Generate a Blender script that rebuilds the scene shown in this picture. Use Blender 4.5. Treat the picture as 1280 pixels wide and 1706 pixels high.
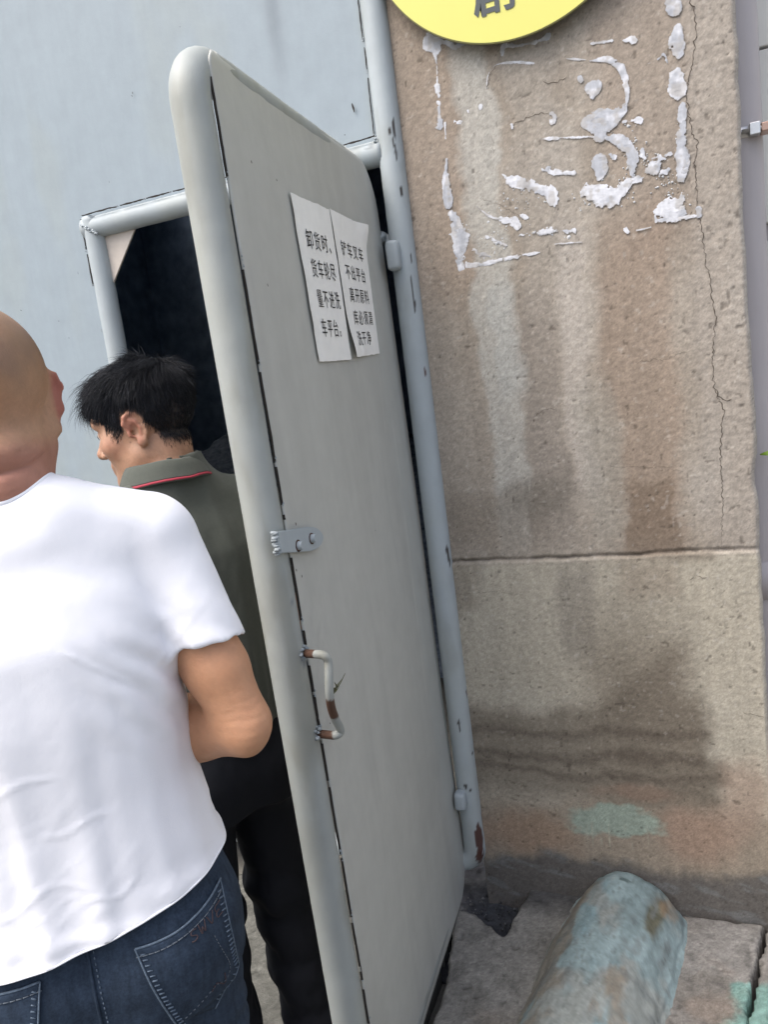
import bpy, bmesh, math, random
import numpy as np
from mathutils import Matrix, Vector
from mathutils.bvhtree import BVHTree

for _o in list(bpy.data.objects):
    bpy.data.objects.remove(_o)
scene = bpy.context.scene
COL = scene.collection
rng = np.random.default_rng(7)
random.seed(7)
R = math.radians

# ------------------------------------------------------------------ camera, sky, sun, exposure
CAM = np.array([0.0, -1.965, 1.5])
FPX = 1235.0
CW = np.array([[0.92545377, -0.05881259, -0.37426782],
               [0.3560457, -0.20262394, 0.91223626],
               [-0.1294866, -0.97748894, -0.16657911]])      # columns: right, down, forward
cam = bpy.data.cameras.new('camera')
camo = bpy.data.objects.new('camera', cam)
COL.objects.link(camo)
cam.sensor_fit = 'VERTICAL'
cam.sensor_height = 36.0
cam.lens = 36.0 * FPX / 1706.0
cam.clip_start = 0.05
cam.clip_end = 300
_m = Matrix.Identity(4)
for _i in range(3):
    _m[_i][0] = CW[_i, 0]
    _m[_i][1] = -CW[_i, 1]
    _m[_i][2] = -CW[_i, 2]
    _m[_i][3] = CAM[_i]
camo.matrix_world = _m
scene.camera = camo

SUN_EL, SUN_AZ = 58.0, 222.0         # compass-like: direction the sun stands in, degrees from +Y clockwise
world = bpy.data.worlds.new('World')
scene.world = world
world.use_nodes = True
wn = world.node_tree
wn.nodes.clear()
sky = wn.nodes.new('ShaderNodeTexSky')
sky.sky_type = 'NISHITA'
sky.sun_disc = False
sky.sun_elevation = R(SUN_EL)
sky.sun_rotation = R(SUN_AZ)
sky.air_density = 1.0
sky.dust_density = 5.0
sky.ozone_density = 1.0
hs = wn.nodes.new('ShaderNodeHueSaturation')      # thin overcast: the sky's blue is mostly washed out
hs.inputs['Saturation'].default_value = 0.72
bg = wn.nodes.new('ShaderNodeBackground')
bg.inputs['Strength'].default_value = 0.15
wo = wn.nodes.new('ShaderNodeOutputWorld')
wn.links.new(sky.outputs[0], hs.inputs['Color'])
wn.links.new(hs.outputs[0], bg.inputs['Color'])
wn.links.new(bg.outputs[0], wo.inputs[0])

sun = bpy.data.lights.new('sun', 'SUN')
sun.energy = 0.9
sun.angle = R(40)
sun.color = (1.0, 0.96, 0.9)
suno = bpy.data.objects.new('sun', sun)
COL.objects.link(suno)
_a, _e = R(SUN_AZ), R(SUN_EL)
_sv = Vector((math.sin(_a) * math.cos(_e), math.cos(_a) * math.cos(_e), math.sin(_e)))
suno.rotation_euler = _sv.to_track_quat('Z', 'Y').to_euler()
suno.location = (-3, -4, 6)

vs = scene.view_settings
vs.view_transform = 'Standard'
vs.look = 'None'
vs.exposure = 1.15
vs.gamma = 1.0
vs.use_curve_mapping = False


# ------------------------------------------------------------------ helpers
def ray(px, py):
    return CW @ np.array([(px - 640.0) / FPX, (py - 853.0) / FPX, 1.0])


def on_y(px, py, y=0.0):
    """point of the vertical plane y=const that the photograph shows at this pixel"""
    r = ray(px, py)
    t = (y - CAM[1]) / r[1]
    return CAM + t * r


def on_z(px, py, z=0.0):
    r = ray(px, py)
    t = (z - CAM[2]) / r[2]
    return CAM + t * r


def lin(r, g, b, k=1.25):
    out = []
    for c in (r, g, b):
        c = c / 255.0
        out.append((c / 12.92 if c <= 0.04045 else ((c + 0.055) / 1.055) ** 2.4) / k)
    return np.array(out)


def _hash(ix, iy, iz, seed):
    n = (ix.astype(np.int64) * 374761393 + iy.astype(np.int64) * 668265263 + iz.astype(np.int64) * 2147483647 + seed * 974634541) & 0xFFFFFFFF
    n = ((n ^ (n >> 13)) * 1274126177) & 0xFFFFFFFF
    n = ((n ^ (n >> 16)) * 2246822519) & 0xFFFFFFFF
    return ((n ^ (n >> 15)) & 0xFFFFFF).astype(np.float32) / float(0xFFFFFF)


def vnoise(x, y, z=None, seed=0):
    x = np.asarray(x, dtype=np.float64)
    y = np.asarray(y, dtype=np.float64)
    z = np.zeros_like(x) if z is None else np.asarray(z, dtype=np.float64)
    x, y, z = np.broadcast_arrays(x, y, z)
    x0, y0, z0 = np.floor(x), np.floor(y), np.floor(z)
    fx, fy, fz = x - x0, y - y0, z - z0
    fx, fy, fz = (f * f * (3 - 2 * f) for f in (fx, fy, fz))
    v = 0
    for dx in (0, 1):
        wx = fx if dx else 1 - fx
        for dy in (0, 1):
            wy = fy if dy else 1 - fy
            for dz in (0, 1):
                wz = fz if dz else 1 - fz
                v = v + wx * wy * wz * _hash(x0 + dx, y0 + dy, z0 + dz, seed)
    return v * 2 - 1


def fbm(x, y, z=None, octaves=4, seed=0):
    v, a, f, s = 0, 1.0, 1.0, 0
    for o in range(octaves):
        v = v + a * vnoise(np.asarray(x) * f, np.asarray(y) * f, None if z is None else np.asarray(z) * f, seed + o * 17)
        s += a
        a *= 0.5
        f *= 2.03
    return v / s * 1.5


def sstep(a, b, x):
    t = np.clip((x - a) / (b - a), 0, 1)
    return t * t * (3 - 2 * t)


def new_obj(name, mesh, parent=None, **props):
    o = bpy.data.objects.new(name, mesh)
    COL.objects.link(o)
    if parent is not None:
        o.parent = parent
    for k, v in props.items():
        o[k] = v
    return o


def empty(name, loc, rot=(0, 0, 0), **props):
    o = bpy.data.objects.new(name, None)
    COL.objects.link(o)
    o.empty_display_size = 0.1
    o.location = loc
    o.rotation_euler = rot
    for k, v in props.items():
        o[k] = v
    return o


def np_mesh(name, verts, faces, mat, col=None, smooth=True):
    """faces: (n,4) or (n,3) int array, or a list of tuples"""
    me = bpy.data.meshes.new(name)
    verts = np.asarray(verts, dtype=np.float32)
    if isinstance(faces, np.ndarray):
        n, k = faces.shape
        me.vertices.add(len(verts))
        me.vertices.foreach_set('co', verts.ravel())
        me.loops.add(n * k)
        me.loops.foreach_set('vertex_index', faces.astype(np.int32).ravel())
        me.polygons.add(n)
        me.polygons.foreach_set('loop_start', np.arange(0, n * k, k, dtype=np.int32))
        me.update(calc_edges=True)
    else:
        me.from_pydata([tuple(map(float, v)) for v in verts], [], faces)
        me.update()
    if col is not None:
        at = me.color_attributes.new('Col', 'FLOAT_COLOR', 'POINT')
        c4 = np.ones((len(verts), 4), dtype=np.float32)
        c4[:, :3] = col
        at.data.foreach_set('color', c4.ravel())
    if mat is not None:
        me.materials.append(mat)
    if smooth:
        me.polygons.foreach_set('use_smooth', np.ones(len(me.polygons), dtype=bool))
    return me


def bm_mesh(name, bm, mat, smooth=False):
    me = bpy.data.meshes.new(name)
    bmesh.ops.recalc_face_normals(bm, faces=bm.faces)
    bm.to_mesh(me)
    bm.free()
    if mat is not None:
        me.materials.append(mat)
    if smooth:
        me.polygons.foreach_set('use_smooth', np.ones(len(me.polygons), dtype=bool))
    return me


def box_bm(lo, hi, bevel=0.0, bm=None, seg=2):
    bm = bm or bmesh.new()
    lo, hi = Vector(lo), Vector(hi)
    r = bmesh.ops.create_cube(bm, size=1.0)
    for v in r['verts']:
        v.co = Vector((lo[i] + (v.co[i] + 0.5) * (hi[i] - lo[i]) for i in range(3)))
    if bevel:
        es = list({e for v in r['verts'] for e in v.link_edges})
        bmesh.ops.bevel(bm, geom=es, offset=bevel, segments=seg, affect='EDGES', profile=0.5)
    return bm


def sweep(path, rad, sides=16, caps=True, flat=None):
    """verts, faces of a tube along path; rad is a scalar or a list"""
    P = np.asarray(path, dtype=np.float64)
    n = len(P)
    rad = np.broadcast_to(np.asarray(rad, dtype=np.float64), (n,))
    T = np.gradient(P, axis=0)
    T /= np.linalg.norm(T, axis=1)[:, None] + 1e-12
    ref = np.array([0, 0, 1.0]) if abs(T[0][2]) < 0.9 else np.array([0, 1.0, 0])
    N = np.cross(T[0], ref)
    N /= np.linalg.norm(N)
    V = []
    a = np.linspace(0, 2 * np.pi, sides, endpoint=False)
    for i in range(n):
        N = N - T[i] * (N @ T[i])
        N /= np.linalg.norm(N) + 1e-12
        B = np.cross(T[i], N)
        V.append(P[i] + rad[i] * (np.cos(a)[:, None] * N + np.sin(a)[:, None] * B))
    V = np.concatenate(V)
    F = []
    for i in range(n - 1):
        for j in range(sides):
            k = (j + 1) % sides
            F.append((i * sides + j, i * sides + k, (i + 1) * sides + k, (i + 1) * sides + j))
    if caps:
        F.append(tuple(range(sides - 1, -1, -1)))
        F.append(tuple((n - 1) * sides + j for j in range(sides)))
    return V, F


def resample(path, step):
    P = np.asarray(path, dtype=np.float64)
    d = np.r_[0, np.cumsum(np.linalg.norm(np.diff(P, axis=0), axis=1))]
    m = max(2, int(d[-1] / step) + 1)
    t = np.linspace(0, d[-1], m)
    return np.stack([np.interp(t, d, P[:, i]) for i in range(P.shape[1])], 1)


def smooth_path(path, n=8):
    """Catmull-Rom through the points"""
    P = np.asarray(path, dtype=np.float64)
    P = np.vstack([2 * P[0] - P[1], P, 2 * P[-1] - P[-2]])
    out = []
    for i in range(1, len(P) - 2):
        for t in np.linspace(0, 1, n, endpoint=False):
            a, b, c, d = P[i - 1], P[i], P[i + 1], P[i + 2]
            out.append(0.5 * (2 * b + (c - a) * t + (2 * a - 5 * b + 4 * c - d) * t * t + (3 * b - a - 3 * c + d) * t ** 3))
    out.append(P[-2])
    return np.array(out)


# ------------------------------------------------------------------ materials
def mat(name, col=None, rough=0.6, attr=False, grain=0.0, grain_scale=60.0, bump=0.0, bump_scale=80.0, spec=0.5,
        metallic=0.0, sss=0.0, bump2=0.0, bump2_scale=400.0, rough_var=0.0, streak=0.0, sheen=0.0, stretch=None, spots=0.0):
    m = bpy.data.materials.new(name)
    m.use_nodes = True
    nt = m.node_tree
    N, L = nt.nodes, nt.links
    b = N['Principled BSDF']
    b.inputs['Roughness'].default_value = rough
    b.inputs['Metallic'].default_value = metallic
    b.inputs['Specular IOR Level'].default_value = spec
    tc = N.new('ShaderNodeTexCoord')
    if attr:
        at = N.new('ShaderNodeAttribute')
        at.attribute_name = 'Col'
        base = at.outputs['Color']
    else:
        rgb = N.new('ShaderNodeRGB')
        rgb.outputs[0].default_value = (*[float(c) for c in col], 1)
        base = rgb.outputs[0]

    def noise(scale, detail=5, stretch=None):
        n = N.new('ShaderNodeTexNoise')
        n.inputs['Scale'].default_value = scale
        n.inputs['Detail'].default_value = detail
        n.inputs['Roughness'].default_value = 0.6
        if stretch:
            mp = N.new('ShaderNodeMapping')
            mp.inputs['Scale'].default_value = stretch
            L.new(tc.outputs['Object'], mp.inputs['Vector'])
            L.new(mp.outputs[0], n.inputs['Vector'])
        else:
            L.new(tc.outputs['Object'], n.inputs['Vector'])
        return n.outputs['Fac']

    def mult(base, fac, amt):
        mr = N.new('ShaderNodeMapRange')
        mr.inputs['From Min'].default_value = 0.25
        mr.inputs['From Max'].default_value = 0.75
        mr.inputs['To Min'].default_value = 1 - amt
        mr.inputs['To Max'].default_value = 1 + amt
        L.new(fac, mr.inputs['Value'])
        vm = N.new('ShaderNodeVectorMath')
        vm.operation = 'SCALE'
        L.new(base, vm.inputs[0])
        L.new(mr.outputs[0], vm.inputs['Scale'])
        return vm.outputs[0]
    if grain:
        base = mult(base, noise(grain_scale), grain)
    if spots:
        base = mult(base, noise(grain_scale * 7, 2), spots)
    if streak:
        base = mult(base, noise(9.0, 4, stretch or (6.0, 6.0, 0.7)), streak)
    L.new(base, b.inputs['Base Color'])
    if rough_var:
        mr = N.new('ShaderNodeMapRange')
        mr.inputs['To Min'].default_value = rough - rough_var
        mr.inputs['To Max'].default_value = rough + rough_var
        L.new(noise(14.0), mr.inputs['Value'])
        L.new(mr.outputs[0], b.inputs['Roughness'])
    nrm = None
    for amt, sc in ((bump, bump_scale), (bump2, bump2_scale)):
        if amt:
            bp = N.new('ShaderNodeBump')
            bp.inputs['Strength'].default_value = 1.0
            bp.inputs['Distance'].default_value = amt
            L.new(noise(sc, 4), bp.inputs['Height'])
            if nrm is not None:
                L.new(nrm, bp.inputs['Normal'])
            nrm = bp.outputs[0]
    if nrm is not None:
        L.new(nrm, b.inputs['Normal'])
    if sss:
        b.inputs['Subsurface Weight'].default_value = sss
        b.inputs['Subsurface Radius'].default_value = (0.012, 0.005, 0.003)
        b.inputs['Subsurface Scale'].default_value = 0.6
    if sheen:
        b.inputs['Sheen Weight'].default_value = sheen
    return m


PAINT = lin(184, 193, 197, 1.35)
M_concrete = mat('pillar_concrete', attr=True, rough=0.95, grain=0.12, grain_scale=260, bump=0.0003, bump_scale=240, bump2=0.0005, bump2_scale=700, spec=0.15, spots=0.2)
M_crack = mat('crack_shadow', col=(0.085, 0.07, 0.058), rough=1.0, spec=0.05)
M_ground = mat('ground_concrete', attr=True, rough=0.9, grain=0.22, grain_scale=55, bump=0.0025, bump_scale=110, bump2=0.001, bump2_scale=420, spec=0.3, spots=0.2)
M_yard = mat('yard_concrete', col=lin(125, 123, 117), rough=0.92, grain=0.2, grain_scale=12, bump=0.003, bump_scale=120, spec=0.3, spots=0.1)
M_hump = mat('hump_cement', attr=True, rough=0.5, grain=0.12, grain_scale=40, bump=0.0012, bump_scale=70, bump2=0.0008, bump2_scale=300, spec=0.4, rough_var=0.15)
M_paint = mat('grey_gloss_paint', col=PAINT, rough=0.55, grain=0.035, grain_scale=7, streak=0.03, bump=0.0004, bump_scale=28, bump2=0.00012, bump2_scale=260, spec=0.45, rough_var=0.10)
M_bead = mat('painted_weld', col=PAINT * 0.82, rough=0.7, spec=0.2)
M_paint_attr = mat('grey_worn_paint', attr=True, rough=0.55, grain=0.05, grain_scale=16, streak=0.025, bump=0.0005, bump_scale=45, bump2=0.00015, bump2_scale=300, spec=0.32, rough_var=0.10)
M_gap = mat('dark_gap', col=(0.045, 0.04, 0.036), rough=0.95, spec=0.1)
M_rust = mat('rust', col=(0.075, 0.036, 0.022), rough=0.9, grain=0.3, grain_scale=120, bump=0.0008, bump_scale=300, spec=0.2)
M_paper = mat('paper', col=(0.88, 0.87, 0.83), rough=0.75, grain=0.035, grain_scale=25, spec=0.3, bump=0.0005, bump_scale=30)
M_ink = mat('black_ink', col=(0.03, 0.03, 0.032), rough=0.7, spec=0.3)
M_yellow = mat('yellow_sign_paint', col=lin(226, 222, 118, 1.25), rough=0.35, spec=0.5, grain=0.02, grain_scale=8)
M_signedge = mat('sign_edge', col=(0.18, 0.17, 0.06), rough=0.6)
M_signink = mat('dark_sign_print', col=(0.045, 0.055, 0.06), rough=0.45)
M_glue = mat('dried_glue', attr=True, rough=0.55, grain=0.05, grain_scale=120, bump=0.0002, bump_scale=260, spec=0.2)
M_dark = mat('soot_dark_wall', col=(0.20, 0.26, 0.34), rough=0.95, grain=0.4, grain_scale=6, spec=0.1)
M_heap = mat('dark_raw_material', col=(0.22, 0.26, 0.32), rough=0.95, grain=0.5, grain_scale=22, bump=0.01, bump_scale=40, spec=0.15)
M_pvc = mat('grey_pvc', col=lin(190, 184, 186, 1.3), rough=0.45, grain=0.03, grain_scale=9, spec=0.4, streak=0.03)
M_white_wall = mat('white_panel', col=lin(232, 232, 228, 1.2), rough=0.6, grain=0.03, grain_scale=6, streak=0.03)
M_steel = mat('clamp_steel', col=(0.55, 0.55, 0.55), rough=0.35, metallic=0.9, grain=0.15, grain_scale=60)
M_leaf = mat('leaf', col=(0.16, 0.26, 0.035), rough=0.45, grain=0.25, grain_scale=60, spec=0.4)
M_stem = mat('stem', col=(0.10, 0.10, 0.04), rough=0.7)
M_skin = mat('skin', attr=True, rough=0.48, grain=0.07, grain_scale=60, bump=0.0006, bump_scale=180, bump2=0.0002, bump2_scale=900, spec=0.35, sss=0.12)
M_white_shirt = mat('white_cotton', col=(0.84, 0.84, 0.88), rough=0.85, bump=0.0006, bump_scale=45, bump2=0.00015, bump2_scale=1400, spec=0.2, sheen=0.1)
M_olive = mat('olive_cotton', col=lin(98, 102, 95, 1.5), rough=0.9, grain=0.06, grain_scale=150, bump=0.0008, bump_scale=60, bump2=0.0002, bump2_scale=1400, spec=0.15, sheen=0.1)
M_red = mat('red_stripe', col=lin(190, 62, 82, 1.7), rough=0.8)
M_darkstripe = mat('dark_stripe', col=(0.03, 0.025, 0.025), rough=0.85)
M_black = mat('black_trousers', col=(0.009, 0.010, 0.014), rough=0.8, bump=0.001, bump_scale=40, spec=0.2)
M_denim = mat('denim', col=(0.031, 0.045, 0.069), rough=0.85, grain=0.28, grain_scale=45, bump=0.0007, bump_scale=70, bump2=0.0005, bump2_scale=1100, spec=0.15, streak=0.25, stretch=(14, 14, 1.2), spots=0.22)
M_denim_worn = mat('worn_denim_edge', col=(0.12, 0.155, 0.20), rough=0.85, grain=0.4, grain_scale=220, spec=0.1)
M_thread = mat('red_brown_thread', col=(0.058, 0.040, 0.046), rough=0.9, grain=0.3, grain_scale=300)
M_palethread = mat('pale_thread', col=(0.11, 0.13, 0.155), rough=0.9)
M_hair = mat('black_hair', attr=True, rough=0.62, spec=0.22)
M_shoe = mat('black_shoe', col=(0.02, 0.018, 0.016), rough=0.5, bump=0.0005, bump_scale=120)
M_eye = mat('eye_white', col=(0.6, 0.58, 0.55), rough=0.2)
M_iris = mat('dark_iris', col=(0.02, 0.012, 0.008), rough=0.15)


# ------------------------------------------------------------------ ground
ZG = -0.04
yard = new_obj('ground', None, kind='structure')
_gb = bmesh.new()
_g = [(-40, -40), (40, -40), (40, 30), (-40, 30)]
_fs = _gb.faces.new([_gb.verts.new((x, y, -0.13)) for x, y in _g])
bpy.data.objects.remove(yard)
yard = new_obj('ground', bm_mesh('ground', _gb, M_yard), kind='structure')


def point_in_poly(x, y, poly):
    inside = np.zeros(x.shape, bool)
    n = len(poly)
    for i in range(n):
        x1, y1 = poly[i]
        x2, y2 = poly[(i + 1) % n]
        c = ((y1 > y) != (y2 > y)) & (x < (x2 - x1) * (y - y1) / (y2 - y1 + 1e-12) + x1)
        inside ^= c
    return inside


def poly_dist(x, y, poly, closed=True):
    d = np.full(x.shape, 1e9)
    n = len(poly)
    for i in range(n if closed else n - 1):
        ax, ay = poly[i]
        bx, by = poly[(i + 1) % n]
        ex, ey = bx - ax, by - ay
        t = np.clip(((x - ax) * ex + (y - ay) * ey) / (ex * ex + ey * ey + 1e-12), 0, 1)
        d = np.minimum(d, np.hypot(x - ax - t * ex, y - ay - t * ey))
    return d


def slab(name, poly, step, z, colour, parent, mat_=M_ground, rough=0.003, seed=0, depth=0.1, edge=0.012):
    """a cast slab: a fine height field inside a polygon, worn round its rim, with a skirt down to the bed"""
    P = np.array(poly)
    x0, y0 = P.min(0) - step
    x1, y1 = P.max(0) + step
    nx, ny = int((x1 - x0) / step) + 2, int((y1 - y0) / step) + 2
    X, Y = np.meshgrid(x0 + np.arange(nx) * step, y0 + np.arange(ny) * step, indexing='ij')
    wob = fbm(X * 30, Y * 30, seed=seed + 3) * 0.006
    ins = point_in_poly(X, Y, poly)
    d = poly_dist(X, Y, poly)
    sd = np.where(ins, d, -d) + wob
    Z = z + fbm(X * 6, Y * 6, seed=seed) * rough + fbm(X * 60, Y * 60, octaves=2, seed=seed + 1) * rough * 0.4
    Z = Z - 0.010 * (1 - sstep(0, edge, sd)) ** 2
    pit = np.clip(fbm(X * 45, Y * 45, octaves=2, seed=seed + 5) - 0.75, 0, 1)
    Z = Z - pit * 0.012
    idx = np.arange(nx * ny).reshape(nx, ny)
    q = (sd[:-1, :-1] > 0) & (sd[1:, :-1] > 0) & (sd[1:, 1:] > 0) & (sd[:-1, 1:] > 0)
    F = np.stack([idx[:-1, :-1][q], idx[1:, :-1][q], idx[1:, 1:][q], idx[:-1, 1:][q]], 1)
    C = colour(X, Y, sd).reshape(-1, 3) * (1 - 0.35 * np.clip(pit * 3, 0, 1)).reshape(-1, 1)
    C = C * (1 + 0.10 * rng.standard_normal((len(C), 1)) + 0.12 * fbm(X * 90, Y * 90, octaves=2, seed=seed + 8).reshape(-1, 1))
    V = np.stack([X, Y, Z], -1).reshape(-1, 3)
    # skirt
    ed = np.concatenate([F[:, [0, 1]], F[:, [1, 2]], F[:, [2, 3]], F[:, [3, 0]]])
    key = np.sort(ed, 1)
    _, inv, cnt = np.unique(key, axis=0, return_inverse=True, return_counts=True)
    be = ed[cnt[inv.ravel()] == 1]
    bv = np.unique(be)
    mp = np.full(len(V), -1)
    mp[bv] = len(V) + np.arange(len(bv))
    SV = V[bv].copy()
    SV[:, 2] = z - depth
    SV[:, :2] += rng.normal(0, 0.0008, (len(bv), 2))
    SF = np.stack([be[:, 1], be[:, 0], mp[be[:, 0]], mp[be[:, 1]]], 1)
    V = np.vstack([V, SV])
    C = np.vstack([C, C[bv] * 0.7])
    F = np.vstack([F, SF])
    used = np.unique(F)
    rm = np.full(len(V), -1)
    rm[used] = np.arange(len(used))
    me = np_mesh(name, V[used], rm[F], mat_, C[used])
    return new_obj(name, me, parent)


def mix(c, d, a):
    return c * (1 - a[..., None]) + np.asarray(d) * a[..., None]


def flat_noise_colour(c1, c2, seed, sc=7):
    def f(X, Y, sd):
        c = np.broadcast_to(np.asarray(c1), X.shape + (3,)).copy()
        c = mix(c, c2, sstep(-0.3, 0.6, fbm(X * sc, Y * sc, seed=seed)))
        c = mix(c, np.asarray(c1) * 0.55, 0.7 * sstep(0.35, 0.9, fbm(X * 24, Y * 24, seed=seed + 4)))
        return c
    return f


def gp(px, py, z=ZG):
    p = on_z(px, py, z)
    return (p[0], p[1])


G1, G2 = lin(126, 124, 119, 1.0), lin(108, 106, 101, 1.0)


def col_left(X, Y, sd):
    c = flat_noise_colour(G1, G2, 11)(X, Y, sd)
    c = mix(c, lin(128, 112, 96, 0.95), 0.25 * sstep(0.1, 0.7, fbm(X * 4 + 3, Y * 4, seed=5)))
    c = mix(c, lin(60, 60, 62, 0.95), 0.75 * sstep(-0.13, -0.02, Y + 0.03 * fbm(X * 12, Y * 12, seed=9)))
    return c


def col_right(X, Y, sd):
    c = flat_noise_colour(lin(130, 127, 123, 1.0), lin(114, 110, 105, 1.0), 21)(X, Y, sd)
    g = np.hypot((X - 0.10) / 0.11, (Y + 0.40) / 0.20) + 0.45 * fbm(X * 16, Y * 16, seed=23)
    c = mix(c, lin(110, 150, 142, 1.0), 0.75 * sstep(1.0, 0.75, g))
    c = mix(c, lin(140, 120, 104, 1.0), 0.25 * sstep(0.1, 0.6, fbm(X * 6, Y * 6, seed=25)) * sstep(-0.12, -0.2, Y))
    return c


YF = -1.15
# left slab with its broken notch beside the door (the corner next to the gate pipe is gone)
_n = [gp(890, 1466), gp(1010, 1482), (-0.30, YF), (-0.66, YF), gp(742, 1640), gp(757, 1515), gp(792, 1520), gp(838, 1556)]
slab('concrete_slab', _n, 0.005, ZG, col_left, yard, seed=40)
_c0, _c1 = gp(1277, 1532), gp(1244, 1706)
_dx = (_c1[0] - _c0[0]) / (_c1[1] - _c0[1])
_cx = lambda y: _c0[0] + (y - _c0[1]) * _dx
slab('concrete_slab', [(-0.16, -0.012), (_cx(-0.012) - 0.003, -0.012), (_cx(YF) - 0.003, YF), (-0.32, YF)], 0.005, ZG - 0.004, col_right, yard, seed=50)
slab('concrete_slab', [(_cx(-0.012) + 0.003, -0.012), (1.2, -0.012), (1.2, YF), (_cx(YF) + 0.003, YF)], 0.008, ZG - 0.002, col_right, yard, seed=60)


def col_front(X, Y, sd):
    return flat_noise_colour(lin(106, 106, 101, 1.25), lin(92, 92, 88, 1.25), 31, 5)(X, Y, sd)


slab('concrete_slab', [(-2.6, -0.10), (-0.70, -0.10), (-0.675, -0.60), (-0.675, YF), (-2.6, YF)], 0.010, ZG - 0.006, col_front, yard, seed=70, rough=0.004)
slab('concrete_slab', [(-3.2, YF - 0.006), (1.2, YF - 0.006), (1.2, -4.2), (-3.2, -4.2)], 0.03, ZG - 0.006, col_front, yard, seed=80, rough=0.004)
# loose dirt and grit lying in the notch
_gv, _gf, _gc = [], [], []
for _ in range(420):
    x, y = rng.uniform(-0.70, -0.44), rng.uniform(-0.26, 0.0)
    r = rng.choice([0.002, 0.003, 0.004, 0.006], p=[.4, .35, .2, .05])
    z = -0.105 + r * 0.5 + 0.012 * rng.random()
    b = len(_gv)
    o = np.array([[1, 0, 0], [-1, 0, 0], [0, 1, 0], [0, -1, 0], [0, 0, 1], [0, 0, -1]]) * r * rng.uniform(0.6, 1.2, (6, 1))
    _gv += list(np.array([x, y, z]) + o)
    for t in ((0, 2, 4), (2, 1, 4), (1, 3, 4), (3, 0, 4), (2, 0, 5), (1, 2, 5), (3, 1, 5), (0, 3, 5)):
        _gf.append([b + k for k in t])
    g = rng.choice([0.04, 0.08, 0.14, 0.35], p=[.45, .35, .18, .02])
    _gc += [[g, g, g * 1.02]] * 6
new_obj('grit', np_mesh('grit', np.array(_gv), np.array(_gf), M_ground, np.array(_gc), smooth=False), yard, kind='stuff')


def col_bed(X, Y, sd):
    return flat_noise_colour(lin(62, 64, 68, 0.95), lin(44, 46, 52, 0.95), 33, 14)(X, Y, sd)


slab('dirt_bed', [(-0.75, 0.3), (-0.30, 0.3), (-0.36, -0.32), (-0.75, -0.32)], 0.006, -0.105, col_bed, yard, seed=90, rough=0.008, depth=0.02)
# a few pebbles on the slab
for px, py, r in ((908, 1568, 0.006), (897, 1574, 0.003), (780, 1635, 0.003), (790, 1690, 0.004), (1000, 1490, 0.003)):
    p = on_z(px, py, ZG)
    bm = bmesh.new()
    bmesh.ops.create_icosphere(bm, subdivisions=2, radius=r)
    for v in bm.verts:
        v.co *= 1 + 0.25 * random.uniform(-1, 1)
        v.co.z *= 0.7
    new_obj('pebble', bm_mesh('pebble', bm, M_yard, True), None, label='', category='').location = (p[0], p[1], ZG + r * 0.5)
_peb = [o for o in COL.objects if o.name.startswith('pebble')]
for _i, o in enumerate(_peb):
    o.parent = yard
    del o['label'], o['category']

# half-round cement hump running out from the pillar's foot
hump = None


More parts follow.
